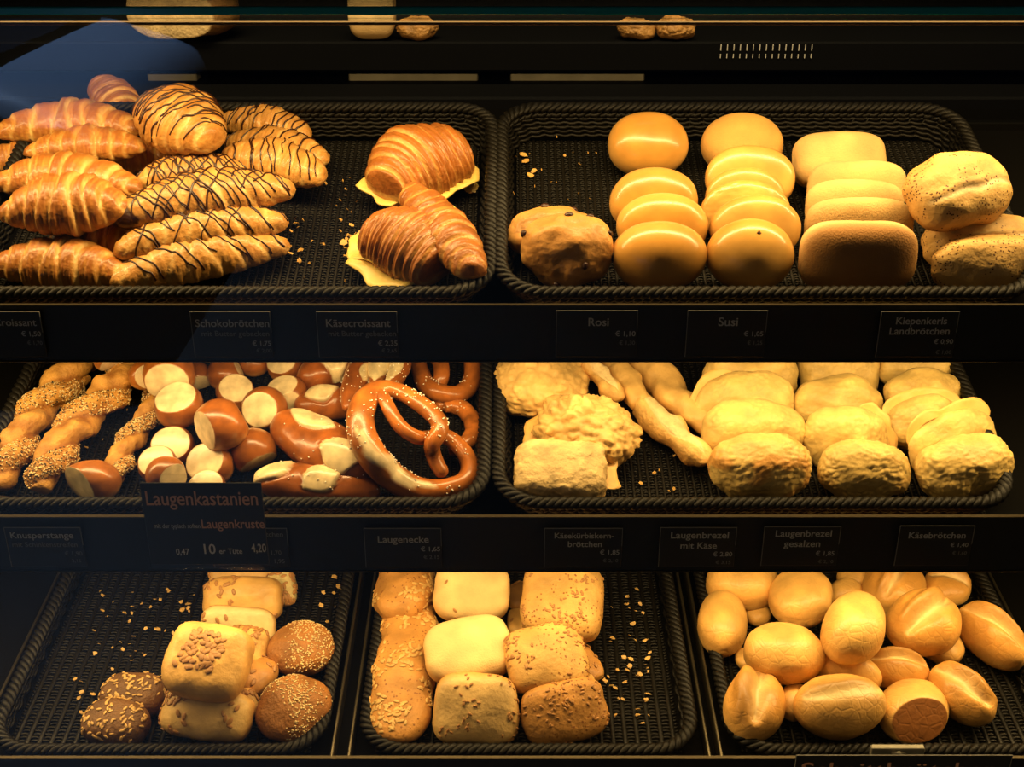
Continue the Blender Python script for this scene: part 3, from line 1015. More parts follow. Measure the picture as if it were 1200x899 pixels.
sg = card(2, (163, 306, 566, 662), [('Laugenkastanien', 168, 300, 592, 'ink_warm', 18.5), ('Laugenkruste', 230, 305, 619, 'ink_warm', 12), ('mit der typisch soften', 173, 228, 619, 'ink', 6),
     ('0,47', 195, 211, 650, 'ink_pale', 8), ('10', 229, 243, 649, 'ink_pale', 13), ('er Tüte', 247, 275, 649, 'ink_pale', 7), ('4,20', 286, 304, 647, 'ink_pale', 11)],
     'large dark Laugenkastanien sign standing in front of the middle rail', dy=.030, edge_highlight=False, group=None, name='price_sign')
mb = MB(); a = on_y(163, 556, PY[2] - .028); b = on_y(306, 668, PY[2] - .028); c0 = sg.matrix_world.translation
mb.box((a[0] - .003 - c0[0], .0020, b[2] - c0[2]), (b[0] + .003 - c0[0], .0045, a[2] - c0[2]), bev=.0008)
mb.box((a[0] - .003 - c0[0], .0045, b[2] - c0[2]), (b[0] + .003 - c0[0], .028, b[2] + .003 - c0[2]), bev=.0008)
mb.build('clear_holder', M['acrylic'], sg)
card(3, (933, 1187, 885, 962), [('Schnittbrötchen', 941, 1172, 909, 'ink_warm', 19)], 'large dark Schnittbrötchen sign below the tray of white rolls', dy=.012, edge_highlight=True,
     group=None, name='price_sign')
# ------------------------------------------------------------------ top shelf: croissants
G1 = 'plain butter croissants'; G2 = 'chocolate drizzled croissants'; G3 = 'cheese croissants'
def plain(box, label, yaw=0, seed=0, lean=0, roll=0, **kw):
    kw.setdefault('bend', 1.0); au = kw.pop('auto', True); lf = kw.pop('lift', .0046)
    sh = croissant(seed=seed, ridge=.10, dark=(.34, .115, .02), mid=(.56, .25, .05), pale=(.76, .48, .16), **kw)
    return place('croissant', 1, sh, box, yaw, lean, roll, lf, label, 'croissant', G1, auto=au)
plain((108, 205, 158, 206), 'plain croissant buried in the pile, only a brown bit showing left of the drizzled ones', 8, 15, w=.034, auto=None, lift=0.0046)
plain((55, 165, 248, 306), 'plain croissant in shade under the big pale-edged one at the left', -6, 16, auto=None, lift=0.0046)
plain((-30, 75, 162, 204), 'plain croissant end peeking out at the far left edge behind others', 10, 17, auto=None, lift=0.0046)
plain((102, 168, 87, 152), 'plain croissant standing on end at the top of the pile', -58, 18, bend=.5, w=.040, wraps=5, tip=.5, auto=None, lift=0.0046)
plain((-8, 169, 113, 173), 'plain croissant at the top left of the pile with tips bent down', 2, 19, bend=1.1, auto=None, lift=0.03)
plain((27, 172, 144, 194), 'plain croissant second from the top at left, deep brown with pointed right tip', 4, 20, bend=.8, wraps=7, auto=None, lift=0.036)
plain((-12, 168, 176, 240), 'plain croissant at left between the pointed brown one and the biggest pale one', -4, 21, bend=.9, auto=None, lift=0.034)
plain((-3, 156, 200, 278), 'largest plain croissant at the left, pale pink-gold with flaky ridges', 4, 22, bend=.7, w=.042, wraps=7, auto=None, lift=0.046)
plain((-16, 154, 275, 342), 'plain croissant lowest at the left, lying along the front rim', -6, 23, bend=.9, w=.040, wraps=7, auto=None, lift=0.0046)

def choco(box, label, yaw=0, seed=0, n=18, skew=.5, cross=False, w=.027, bend=.45, lean=0, L=.19, brown=.75, span=(-.85, .85), auto=None, lift=.0046, dip=False, **kw):
    sh = croissant(L=L, w=w, bend=bend, seed=seed, dark=(.44, .18, .035), mid=(.62, .31, .075), pale=(.74, .45, .15), ridge=.055, wraps=7,
                   brown=brown, tip=.26, power=1.8, **kw)
    if dip:
        x = sh.V[:, 0]; m = sstep(x.min() + .13 * np.ptp(x) - x + .006 * np.sin(sh.V[:, 2] * 300), 0, .004)[:, None]
        sh.tint = sh.tint * (1 - m) + np.array([(.05, .016, .006)]) * m
    o = place('chocolate_croissant', 1, sh, box, yaw, lean, 0, lift, label, 'croissant', G2, auto=auto)
    drizzle(o, sh, n, seed, skew, .0011, span, cross)
    return o
choco((250, 366, 121, 168), 'drizzled croissant at the back right of the pile, thin stripes, short', -16, 31, 14, .2, auto=None, lift=0.006)
choco((262, 387, 146, 196), 'drizzled croissant with the tip reaching furthest right of the pile', -17, 32, 9, .3, auto=None, lift=0.008)
choco((258, 384, 160, 221), 'drizzled croissant with a plump pale tip below the furthest right one', -20, 33, 12, -.5, w=.033, auto=None, lift=0.02)
choco((155, 266, 97, 183), 'fat drizzled croissant on top of the pile with dense dark stripes', -38, 34, 20, .35, w=.046, bend=.3, L=.16, brown=.9, auto=None, lift=0.05)
choco((158, 292, 176, 226), 'drizzled croissant with net-like chocolate lines in the middle of the pile', 10, 35, 26, -.6, True, auto=None, lift=0.024)
choco((131, 347, 195, 269), 'long drizzled croissant with a chocolate dipped left end', 17, 36, 30, -.7, True, w=.028, dip=True, auto=None, lift=0.04)
choco((133, 339, 237, 306), 'drizzled croissant lying between the dipped one and the front one', 17, 37, 20, -.8, True, w=.026, auto=None, lift=0.022)
choco((126, 341, 268, 340), 'drizzled croissant lowest in the pile at the front rim, few stripes', 19, 38, 9, -.9, w=.030, auto=None, lift=0.0046)

def chcr(box, label, yaw, seed, cheese, **kw):
    lean = kw.pop('lean', 0); kw_lift = kw.pop('lift', .0046)
    sh = croissant(L=.15, w=.040, bend=kw.pop('bend', .7), seed=seed, dark=(.36, .12, .022), mid=(.58, .25, .055), pale=(.72, .42, .13), wraps=9, ridge=.06, brown=1.3, tip=.5, **kw)
    o = place('cheese_croissant', 1, sh, box, yaw, lean, 0, kw_lift, label, 'croissant', G3, auto=None)
    for (ang, reach, size, z) in cheese:
        cheese_sheet(o, sh, ang, reach, z, size, seed + int(ang * 7))
    return o
chcr((428, 556, 143, 245), 'cheese croissant at the back, cheese sticking out along its right side', 42, 41, [(-1.2, .022, .052, -.006), (3.3, .045, .035, -.008)])
chcr((428, 528, 232, 344), 'cheese croissant underneath, front left, its cheese peeking out at the rim', -38, 42, [(-2.0, .020, .05, -.010), (3.6, .05, .03, -.008)])
chcr((470, 568, 210, 334), 'cheese croissant leaning on top of the front one, cheese along its left flank', -62, 43, [(-2.2, .020, .050, -.005)], bend=.5, lift=.036)
sc = Shape(*[None] * 4); 
shp = bun(.014, .02, .003, nxy=3, amp=.25, nsc=90, top=(.86, .62, .16), side=(.86, .62, .16), bot=(.8, .55, .14), mat='cheese', n=10, seed=4)
place('cheese_scrap', 1, shp, (538, 561, 196, 227), 20, 30, 0, .0046, 'loose torn scrap of cheese beside the back cheese croissant', 'cheese scrap', auto=False)

# ------------------------------------------------------------------ top shelf: buns standing on edge in rows
def raisinbun(box, label, seed, yaw, lean):
    sh = bun(.055, .048, .036, 2.2, 2.1, .6, seed, .07, 26, crumple=.0008, top=(.60, .29, .075), side=(.64, .34, .10), bot=(.5, .22, .05), mat='soft', n=30)
    o = place('raisin_bun', 1, sh, box, yaw, lean, 0, .0046, label, 'bun', 'raisin buns', auto=None)
    add_singles(o, sh, 'raisin', 'raisin', 8, (.006, .0045, .0035), seed=seed + 2, minz=-.2, sink=.45)
    return o
raisinbun((593, 695, 241, 304), 'raisin bun half hidden behind another at the left of the glazed buns', 51, 10, 40)
raisinbun((610, 719, 250, 338), 'wrinkled raisin bun in front at the left end of the bun basket', 52, -8, 48)

def glazed(box, label, seed, lean, yaw=0, nz=2.1, top=(.70, .34, .065), side=(.74, .42, .12), bot=(.80, .55, .22), **kw):
    sh = bun(.055, .055, kw.pop('c', .036), 2.1, nz, kw.pop('bottom', .55), seed, .022, 14, top=top, side=side, bot=bot, mat=kw.pop('mat', 'brioche'), n=24, stretch=kw.pop('stretch', 'y'), **kw)
    return sh, box, label, lean, yaw
def put(args, name, cat, group, auto=False, lift=.0046):
    sh, box, label, lean, yaw = args
    return place(name, 1, sh, box, yaw, lean, 0, lift, label, cat, group, auto=auto)
gb = 'glazed round buns'
put(glazed((717, 829, 259, 342), 'shiny round glazed bun at the front of its row, deepest golden', 61, 62), 'glazed_bun', 'bun', gb)
put(glazed((722, 830, 226, 306), 'round glazed bun second from the front of the row left of centre', 62, 58, c=.028), 'glazed_bun', 'bun', gb)
put(glazed((714, 818, 196, 276), 'round glazed bun third from the front of the row left of centre', 63, 55, c=.028), 'glazed_bun', 'bun', gb)
put(glazed((712, 807, 131, 209), 'round glazed bun lying apart at the back of its row', 64, 38), 'glazed_bun', 'bun', gb)
def speck(o, sh):
    k = np.argmax(sh.V @ np.array([.05, .62, .78]))
    v, f = octa()
    g = link('dark_speck', mesh_from('dark_speck', v * np.array([.003, .004, .0015]) + sh.V[k], f, M['raisin']), o)
ss = 'pale round soft buns'
T2, S2_ = (.76, .43, .11), (.70, .34, .07)
ga = glazed((827, 931, 256, 342), 'round soft bun with a dark speck at the front of its row', 71, 62, top=(.72, .38, .085), side=S2_)
speck(put(ga, 'soft_bun', 'bun', ss), ga[0])
put(glazed((831, 939, 228, 306), 'round soft bun directly behind the one with the dark speck', 72, 58, c=.022, nz=2.5, bottom=.9, top=T2, side=S2_), 'soft_bun', 'bun', ss)
put(glazed((820, 926, 211, 285), 'round soft bun third from the front, wrinkled glaze, shifted left', 73, 56, c=.022, nz=2.5, bottom=.9, top=T2, side=S2_, crumple=.001), 'soft_bun', 'bun', ss)
put(glazed((826, 920, 196, 268), 'round soft bun fourth from the front of its row', 74, 55, c=.022, nz=2.5, bottom=.9, top=T2, side=S2_), 'soft_bun', 'bun', ss)
put(glazed((826, 932, 170, 248), 'round soft bun second from the back, reaching right behind the others', 75, 52, c=.022, nz=2.5, bottom=.9, top=T2, side=S2_), 'soft_bun', 'bun', ss)
put(glazed((821, 918, 132, 208), 'round soft bun at the back of its row, matt and floury', 76, 34, top=T2, side=(.66, .36, .10), bot=(.80, .60, .30), mat='flour', bottom=.7), 'soft_bun', 'bun', ss)

kk = 'floury oblong rolls'
def floury(box, label, seed, lean, bot=(.74, .50, .20), top=(.74, .48, .18), c=.03, yaw=0, auto=False):
    sh = bun(.065, .046, c, 3.4, 3.2, .95, seed, .018, 16, top=top, side=(.80, .56, .24), bot=bot, mat='flour', n=24, stretch='y')
    return place('floury_roll', 1, sh, box, yaw, lean, 0, .0046, label, 'bread roll', kk, auto=auto)
floury((935, 1076, 258, 344), 'oblong floury roll at the front, dark flour-dusted base facing out', 81, 66, top=(.40, .19, .05), c=.024)
floury((942, 1071, 231, 300), 'oblong floury roll just behind the front one with the dark base', 82, 62, c=.018)
floury((943, 1058, 210, 275), 'oblong floury roll third from the front of its row', 83, 60, c=.018)
floury((945, 1062, 188, 255), 'oblong floury roll fourth from the front of its row', 84, 58, c=.018)
floury((928, 1039, 154, 224), 'oblong floury roll at the back of its row, showing its dusted side', 85, 42, c=.03)

sp = 'pepper spiced country rolls'
def spiced(box, label, seed, lean, yaw, auto=True, lift=.0046, split=(-.25, .10, .05, CREAM, .1)):
    sh = bun(.062, .05, .034, 2.6, 2.3, .6, seed, .05, 22, top=(.72, .45, .15), side=(.70, .40, .12), bot=(.55, .28, .07), mat='spiced', n=28, split=split)
    return place('spiced_roll', 1, sh, box, yaw, lean, 0, lift, label, 'bread roll', sp, auto=auto)
spiced((1075, 1222, 252, 320), 'spiced roll wedged between the other two at the right end', 91, 25, 5, False)
spiced((1083, 1240, 278, 343), 'spiced roll lowest at the right end, in shade against the front rim', 92, 62, 6, False, split=None)
spiced((1057, 1187, 177, 272), 'split spiced roll lying on top at the right end, dotted with seeds', 93, 26, 18, True)

# ------------------------------------------------------------------ middle shelf
tw = 'seeded twisted sticks'
def stick(box, label, yaw, seed, phase=0, turns=2.3, w=.031, auto=True, lift=.0046):
    sh = twist(.2, w, turns, seed, phase); band = sh.band
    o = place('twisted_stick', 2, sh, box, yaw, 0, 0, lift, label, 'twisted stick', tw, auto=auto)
    add_grains(o, sh, 'sesame_seeds', 'sesame', 760, (.0019, .0012, .0008), seed=seed, mask=band, minz=-.35, ball=False)
    add_grains(o, sh, 'poppy_seeds', 'poppy', 620, (.0010, .0010, .0008), seed=seed + 5, mask=band, minz=-.35, ball=False)
    return o
stick((76, 114, 384, 500), 'seeded twisted stick half hidden between the two big ones at the left', 86, 101, .8, w=.019, auto=None, lift=.006)
stick((-8, 92, 372, 612), 'thick seeded twisted stick furthest left in the middle basket', 80, 102, .3, w=.0185, auto=None, lift=.0046)
stick((46, 156, 376, 610), 'thick seeded twisted stick second from the left', 74, 103, 1.2, w=.019, auto=None, lift=.010)
stick((136, 186, 404, 604), 'thin seeded twisted stick beside the pile of lye balls', 83, 104, 2.0, w=.017, auto=None, lift=.0046)

ly = 'lye pretzel balls'
def ball(box, label, cuts, seed, yaw=0, lean=0, roll=0, auto=True, **kw):
    sh = bun(.032, .031, .029, 2.05, 2.05, .85, seed, .03, 22, top=(.36, .11, .018), side=(.40, .13, .022), bot=(.5, .22, .05), mat='lye', n=26,
             cuts=[(c[:3], c[3], CREAM) for c in cuts], stretch=None)
    return place('lye_ball', 2, sh, box, yaw, lean, roll, .0046, label, 'pretzel ball', ly, auto=auto, maxlift=.075)
UPc = (0, -.30, .95, .50); FRc = (-.1, -.85, .5, .62); LFc = (-.75, -.6, .1, .66)
ball((154, 184, 418, 462), 'lye ball at the upper left behind the two touching balls, tan cut on its side', [(.5, -.6, .4, .6)], 111)
ball((216, 246, 420, 462), 'lye ball hidden right behind the two touching balls', [(.3, -.8, -.2, .6)], 112)
ball((110, 142, 404, 436), 'lye ball sliver at the top edge above the second twisted stick', [(.5, -.6, -.3, .5)], 113)
ball((242, 286, 418, 458), 'lye ball under the rail, left of centre, plain brown with a faint crease', [(.8, .2, .3, .8)], 114)
ball((280, 314, 408, 443), 'dark lye ball tucked under the rail right of the creased one', [], 115)
ball((309, 360, 410, 446), 'lye ball under the rail with a wide pale top cut', [(-.2, -.35, .9, .55)], 116)
ball((313, 359, 438, 486), 'lye ball with pale top cut and a second narrow cut below it', [(-.25, -.1, .95, .62), (.2, -.95, .1, .72)], 117)
ball((250, 301, 440, 480), 'lye ball with a pale round-cornered cut facing up right', [(.25, -.35, .9, .55)], 118)
ball((272, 322, 498, 557), 'large plain brown lye ball in front with a shaded cut low on its right', [(.5, -.75, -.45, .62)], 119)
ball((214, 238, 472, 500), 'small lye ball glimpsed in the gap behind the centre ball', [], 120)
ball((176, 229, 499, 548), 'lye ball with a large pale face, upper of three at the left front', [(.05, -.45, .88, .48)], 121)
ball((160, 210, 523, 566), 'lye ball with a pale oval face beside the thin twisted stick', [(0, -.35, .93, .50)], 122)
ball((217, 276, 519, 570), 'lye ball with a pale square face, right of the three at the front', [(-.30, -.50, .80, .50)], 123)
ball((164, 216, 549, 592), 'lye ball lowest at the left, mostly hidden behind the large sign', [(.75, -.6, .2, .6)], 124)
ball((215, 270, 554, 592), 'lye ball lowest in the middle, pale top just above the large sign', [(0, -.3, .93, .45)], 125)
ball((284, 336, 451, 506), 'lye ball with a pale square cut, touching the top of the long rolls', [(-.15, -.78, .58, .62)], 126)
ball((226, 293, 468, 527), 'biggest lye ball in the centre with a long pale cut at its lower left', [(-.70, -.62, .15, .66), (.85, .5, .2, .82)], 127)
ball((168, 228, 408, 468), 'upper of the two touching lye balls, wide pale band across its base', [(.1, -.85, .10, .55)], 128)
ball((182, 238, 446, 504), 'lower of the two touching lye balls, wide pale band across its top', [(-.1, -.15, .95, .55)], 129)
shp = bun(.045, .032, .030, 2.2, 2.1, .85, 130, .05, 22, top=(.42, .14, .03), side=(.42, .15, .03), bot=(.5, .25, .07), mat='lye', n=26,
          cuts=[((-.72, -.65, .1), .45, (.62, .50, .27))], stretch=None)
place('lye_ball', 2, shp, (77, 142, 538, 590), 0, 0, 0, .016, 'stray lye ball at the left front rim with a wrinkled greyish cut face', 'pretzel ball', ly, auto=None)

lr = 'long lye rolls'
def lyeroll(box, label, yaw, seed, patches, lean=0, auto=True, row=2, salt=26, w=.026, lift=.0046):
    sh = bun(.065, w, .026, 2.0, 2.05, .7, seed, .045, 20, top=(.36, .105, .018), side=(.34, .10, .018), bot=(.26, .08, .016), mat='lye', n=34, patches=patches, stretch='yz')
    o = place('long_lye_roll', row, sh, box, yaw, lean, 0, lift, label, 'lye roll', lr, auto=auto)
    if salt: add_grains(o, sh, 'salt_grains', 'salt', salt, (.0013, .0011, .0010), seed=seed, minz=.1, ball=False)
    return o
C2 = (.86, .68, .38)
lyeroll((352, 420, 402, 466), 'long lye roll under the rail above the others, pale cut pointing down', 25, 141, [(.1, -.1, .40, .42, 1.2, C2, .002)], salt=0)
lyeroll((344, 420, 450, 494), 'long lye roll third from the front with a pale lens cut on its crest', 8, 142, [(-.1, .25, .55, .34, .15, C2, .002)], salt=0)
lyeroll((297, 446, 540, 597), 'long lye roll frontmost beside the large sign, two wide pale cuts', -8, 143, [(-.68, .25, .36, .28, .75, C2, .003), (.12, -.25, .34, .26, .75, C2, .003)])
lyeroll((316, 440, 478, 568), 'biggest long lye roll, mottled brown with a pale cut along its top', -38, 144, [(-.28, .30, .44, .24, .1, C2, .003), (.55, -.30, .34, .28, .3, C2, .003)], w=.034, auto=None, lift=.024)
lyeroll((400, 436, 400, 486), 'upright lye roll behind the front pretzel, brown with salt', 84, 145, [(.0, -.8, .3, .2, .0, C2, .001)], salt=40)
lyeroll((430, 462, 398, 462), 'upright lye roll with a long pale burst behind the front pretzel', 86, 146, [(.0, .1, .8, .45, .0, C2, .002)], salt=20)
lyeroll((452, 482, 402, 468), 'upright salted lye roll right of the one with the pale burst', 78, 147, [(-.1, .4, .6, .40, .0, C2, .002)], salt=60)

pz = 'salted lye pretzels'
def pretzel(pts, label, belly=None, seed=0, lift=0.0, salt=120, saltmask=None):
    fr = FR[2]
    P = []
    for (px, py, rp, h) in pts:
        q = fr.hit(px, py, h); zc = (q - CAMP) @ FWD
        P.append((q, rp * zc / FPX))
    ctr = np.mean([p for p, r in P], axis=0)
    loc = [((p - ctr) @ fr.R, r) for p, r in P]
    sh = pretzel_shape(loc, belly, seed=seed)
    me = mesh_from('pretzel', sh.V, sh.F, sh.mat, sh.tint)
    o = link('pretzel', me); m = Matrix([list(r) for r in fr.R]).to_4x4(); m.translation = Vector(ctr); o.matrix_world = m
    tag(o, label, 'pretzel', pz)
    add_grains(o, sh, 'salt_grains', 'salt', salt, (.0014, .0012, .0011), seed=seed, minz=.2, ball=False, clump=30)
    return o
H = .036
pretzel([(486, 408, 9, .02), (490, 428, 10, .02), (497, 448, 11, .026), (508, 458, 11, .034), (522, 463, 11, .030), (536, 464, 11, .024), (549, 455, 11, .022), (555, 440, 11, .022), (554, 420, 11, .022), (545, 402, 12, .022),
         (528, 392, 13, .022), (510, 392, 13, .022), (500, 400, 12, .024), (508, 412, 10, .034), (517, 426, 9.5, .036), (518, 442, 9.5, .034), (512, 455, 9, .020), (514, 470, 8, .016), (522, 482, 8, .014)],
        'pretzel half hidden under the rail, its round loop at the upper right corner', seed=152)
pretzel([(520, 478, 6, .020), (530, 476, 9, .018), (543, 479, 10, .018), (553, 491, 10.5, .018), (556, 505, 10.5, .017), (549, 517, 10, .016), (538, 524, 9, .015), (524, 526, 8, .014)],
        'curved pretzel arm showing behind the front pretzel at the right', seed=153, salt=20)
pretzel([(441, 456, 7, 0.104), (449, 464, 8, 0.102), (456, 480, 8.5, 0.096), (465, 496, 8.5, 0.088), (477, 508, 8.5, 0.080), (491, 514, 8.5, 0.072), (506, 512, 8.5, 0.046), (521, 509, 9, 0.042), (536, 520, 9.5, 0.036), (548, 535, 10.5, 0.030), (552, 552, 11, 0.026),
         (544, 567, 12, 0.022), (525, 573, 12.5, 0.020), (502, 576, 13.5, 0.022), (478, 571, 16, 0.030), (455, 556, 17.5, 0.042), (437, 536, 18, 0.072), (424, 512, 17.5, 0.084), (421, 490, 16.5, 0.094), (427, 470, 15.5, 0.098), (440, 458, 13, 0.098),
         (456, 455, 10.5, 0.096), (474, 461, 10, 0.094), (494, 474, 10.5, 0.090), (510, 487, 10.5, 0.086), (518, 500, 10.5, 0.082), (514, 510, 10.5, 0.078), (505, 518, 10, 0.074), (507, 533, 9.5, 0.048), (514, 548, 9, 0.040), (524, 562, 8, 0.032)],
        'salted pretzel leaning in front, fat side split open pale', (12.3, 17.6, 1.25, .55), seed=151, salt=170)

# ------------------------------------------------------------------ middle shelf: cheese crusted rolls
pk = 'pumpkin seed cheese rolls'
def lumpy(box, label, yaw, seed, lean=0, lump=.011, sc=75, auto=True, a=.055, b=.045, sheet=None, **kw):
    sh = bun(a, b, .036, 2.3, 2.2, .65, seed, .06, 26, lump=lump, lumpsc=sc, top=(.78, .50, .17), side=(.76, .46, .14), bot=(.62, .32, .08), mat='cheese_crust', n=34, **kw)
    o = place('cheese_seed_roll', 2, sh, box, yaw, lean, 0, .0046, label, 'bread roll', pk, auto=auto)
    if sheet: rim_flap(o, sh, *sheet)
    return o
lumpy((578, 692, 404, 494), 'lumpy cheese and seed roll under the rail in the left corner', -6, 161)
lumpy((622, 754, 460, 552), 'lumpy cheese and seed roll in the middle, knobbly crust facing front', -20, 162, 20, .020, 60, sheet=(2.9, 3.7, -.008, .014, 3))
sh = bun(.055, .05, .045, 5, 4, .8, 163, .035, 50, lump=.005, lumpsc=80, top=(.82, .58, .25), side=(.72, .46, .16), bot=(.6, .34, .1), mat='rough', n=32)
o = place('cheese_seed_roll', 2, sh, (601, 712, 514, 594), -4, 14, 0, .006, 'torn square cheese roll in front with open crumb on top', 'bread roll', pk, auto=False)
rim_flap(o, sh, -.25, .5, -.004, .016, 5)

cs = 'sliced cheese pretzel sticks'
def slicestick(box, label, yaw, seed, w=.020, roll=0, lean=0, cut=True, lift=.0046):
    sh = bun(.09, w, .022, 2.6, 2.2, .7, seed, .06, 24, top=(.74, .46, .15), side=(.66, .34, .085), bot=(.55, .26, .06), mat='rough' if cut else 'cheese_crust', n=34, stretch='yz',
             patches=[(0, .12, .86, .17, .0, (.86, .64, .32), -.0015)] if cut else ())
    return place('cheese_stick', 2, sh, box, yaw, lean, roll, lift, label, 'bread stick', cs, auto=None)
slicestick((672, 728, 396, 477), 'pale bread stick leftmost of those poking down from the rail', -64, 171, lift=0.03)
slicestick((700, 760, 394, 494), 'bread stick with a toasted lower end, between its pale neighbours', -66, 172, cut=False, lift=0.022)
slicestick((745, 826, 392, 526), 'long smooth bread stick under the rail beside the cheese rolls', -62, 173, .022, cut=False, lift=0.006)
slicestick((742, 829, 448, 556), 'cut open bread stick reaching furthest down to the front', -58, 174, .021, lift=0.01)

ck = 'cheese crusted oval rolls'
def cheesy(box, label, seed, lean=50, yaw=0, lump=.006, a=.06, b=.042, c=.034, auto=False, rim=None, melt=0, top=(.80, .55, .17)):
    sh = bun(a, b, c, 2.3, 2.2, .6, seed, .05, 26, lump=lump * .8, lumpsc=120, top=top, side=(.82, .58, .20), bot=(.74, .48, .15), mat='cheese_crust', n=34)
    if melt:
        t = fbm(sh.V, 24, seed, 2); m = sstep(t, .0, .35)[:, None]
        sh.tint = sh.tint * (1 - melt * m) + np.array([(.55, .22, .04)]) * melt * m
    o = place('cheese_roll', 2, sh, box, yaw, lean, 0, .0046, label, 'bread roll', ck, auto=auto)
    if rim: rim_flap(o, sh, *rim)
    return o
cheesy((829, 952, 507, 588), 'oval cheese roll with browned bubbly crust at the front, left column', 181, 55, 0, .008, melt=.7)
cheesy((821, 945, 466, 548), 'smooth pale cheese roll behind the browned one', 182, 50, 2, .003, c=.028)
cheesy((813, 931, 434, 515), 'cheese roll third from the front in the left column, ragged left edge', 183, 48, 2, .004, c=.028, rim=(1.9, 3.6, .0, .008, 3))
cheesy((822, 936, 404, 480), 'cheese roll half under the rail in the left column', 184, 46, 0, .003, c=.028)
cheesy((957, 1068, 514, 588), 'oval cheese roll with a melted flap at the front, middle column', 185, 55, -4, .009, melt=.25)
cheesy((939, 1043, 475, 555), 'cheese roll behind the front one in the middle column, rim of cheese at right', 186, 50, -3, .004, c=.028, rim=(-.4, 1.2, .0, .010, 4))
cheesy((929, 1035, 437, 510), 'smooth cheese roll third from the front in the middle column', 187, 48, 4, .003, c=.028)
cheesy((934, 1031, 400, 470), 'cheese roll half under the rail in the middle column', 188, 46, 0, .003, c=.028)
cheesy((1071, 1189, 507, 588), 'oval cheese roll with fine bubbly crust at the front right corner', 189, 52, 14, .007)
cheesy((1064, 1168, 478, 560), 'cheese roll tilted behind the front right one, thin rim of cheese along its top', 190, 56, 24, .004, c=.022, rim=(.3, 2.9, .0, .010, 5))
cheesy((1033, 1131, 461, 530), 'cheese roll with a pale sharp rim in the right column', 191, 50, 8, .003, c=.026, rim=(.2, 2.9, .0, .009, 6))
cheesy((1035, 1128, 430, 495), 'cheese roll under the rail in the right column, smooth pale dome', 192, 48, 10, .003, c=.026)
cheesy((1028, 1122, 398, 460), 'cheese roll furthest back in the right column, only its front edge visible', 193, 46, 4, .003, c=.026)

# ------------------------------------------------------------------ lowest shelf, left tray
ps = 'square pumpkin seed rolls'
def square(box, label, seed, yaw=0, lean=0, roll=0, seeds=70, auto=True, top=(.76, .44, .125), side=(.72, .37, .085), a=.055, b=.05, c=.03, nm='pumpkin_seed_roll', grp=ps, clump=22, mat='soft', lift=.0046,
           sz=(.0050, .0026, .0012), seedmat='pumpkin', n=26, nxy=3.6, mask=None, **kw):
    sh = bun(a, b, c, nxy, kw.pop('nz', 2.8), .7, seed, .038, 20, top=top, side=side, bot=kw.pop('bot', (.6, .32, .09)), mat=mat, n=n, **kw)
    o = place(nm, 3, sh, box, yaw, lean, roll, lift, label, 'bread roll', grp, auto=auto)
    if seeds: add_grains(o, sh, 'seeds', seedmat, seeds, sz, seed=seed, minz=.15, clump=None if mask else clump, mask=mask)
    return o
square((312, 348, 668, 712), 'rough crumbly roll at the back right of the left tray, greenish pale', 201, 10, 30, 0, 50, nm='crumbly_roll', mat='rough', top=(.66, .52, .24), side=(.6, .45, .2), a=.04, b=.04)
square((232, 346, 650, 690), 'square pumpkin seed roll under the rail at the back of its row', 202, 0, 40, auto=False)
square((237, 332, 675, 730), 'square pumpkin seed roll with a line of dark seeds, second from the back', 203, 0, 50, 0, 40, auto=False)
square((233, 326, 710, 760), 'oblong pale roll wedged below the roll with the line of dark seeds', 204, -4, 55, 0, 8, c=.022, auto=False, top=(.80, .60, .28))
square((262, 316, 733, 782), 'seedy roll peeking out behind the right corner of the big square one', 205, -10, 30, 0, 40, mat='rough')
square((282, 322, 764, 826), 'orange brown roll squeezed between the big square roll and the sesame rolls', 206, 60, 20, 0, 6, top=(.56, .26, .06), side=(.56, .26, .06))
square((266, 304, 806, 846), 'small roll low behind the front pumpkin seed roll', 207, 20, 30, 0, 16)
square((182, 298, 815, 883), 'pumpkin seed roll at the front rim of the left tray with a cracked top', 208, -10, 35, 0, 34, auto=False, top=(.74, .48, .17))
square((189, 299, 728, 824), 'big square pumpkin seed roll lying on top, dense seeds in its middle', 209, -12, 24, 0, 95, lift=.035, nxy=4.2, nz=3.4, mask=lambda c: (np.abs(c[:, 0] + .004) < .026) & (np.abs(c[:, 1] - .006) < .026), sz=(.0048, .0030, .0011))
rr_ = 'dark seeded rye rolls'
for box, lab, sd, yaw in (((116, 197, 788, 846), 'dark rye roll behind, touching the big square roll', 211, -8), ((94, 177, 819, 880), 'dark rye roll in front at the left end of the left tray', 212, -12)):
    square(box, lab, sd, yaw, 10, 0, 90, None, (.19, .09, .028), (.14, .065, .02), .052, .03, .03, 'rye_roll', rr_, None, 'rough', 0, (.0036, .0018, .001), 'seed', 26, 2.6, bot=(.08, .035, .012))
se = 'brown sesame rolls'
for box, lab, sd, yaw, ln in (((312, 393, 727, 794), 'brown sesame roll upper of the pair at the right of the left tray', 214, -14, 12), ((299, 389, 790, 872), 'brown sesame roll lower of the pair at the right of the left tray', 215, 38, 12)):
    sh = bun(.058, .042, .032, 2.0, 2.05, .7, sd, .05, 22, top=(.38, .155, .034), side=(.36, .14, .03), bot=(.3, .12, .03), mat='rough', n=28)
    o = place('sesame_roll', 3, sh, box, yaw, ln, 0, .0046, lab, 'bread roll', se)
    add_grains(o, sh, 'sesame_seeds', 'sesame', 420, (.0019, .0012, .0007), seed=sd, minz=.1, ball=False, clump=14)

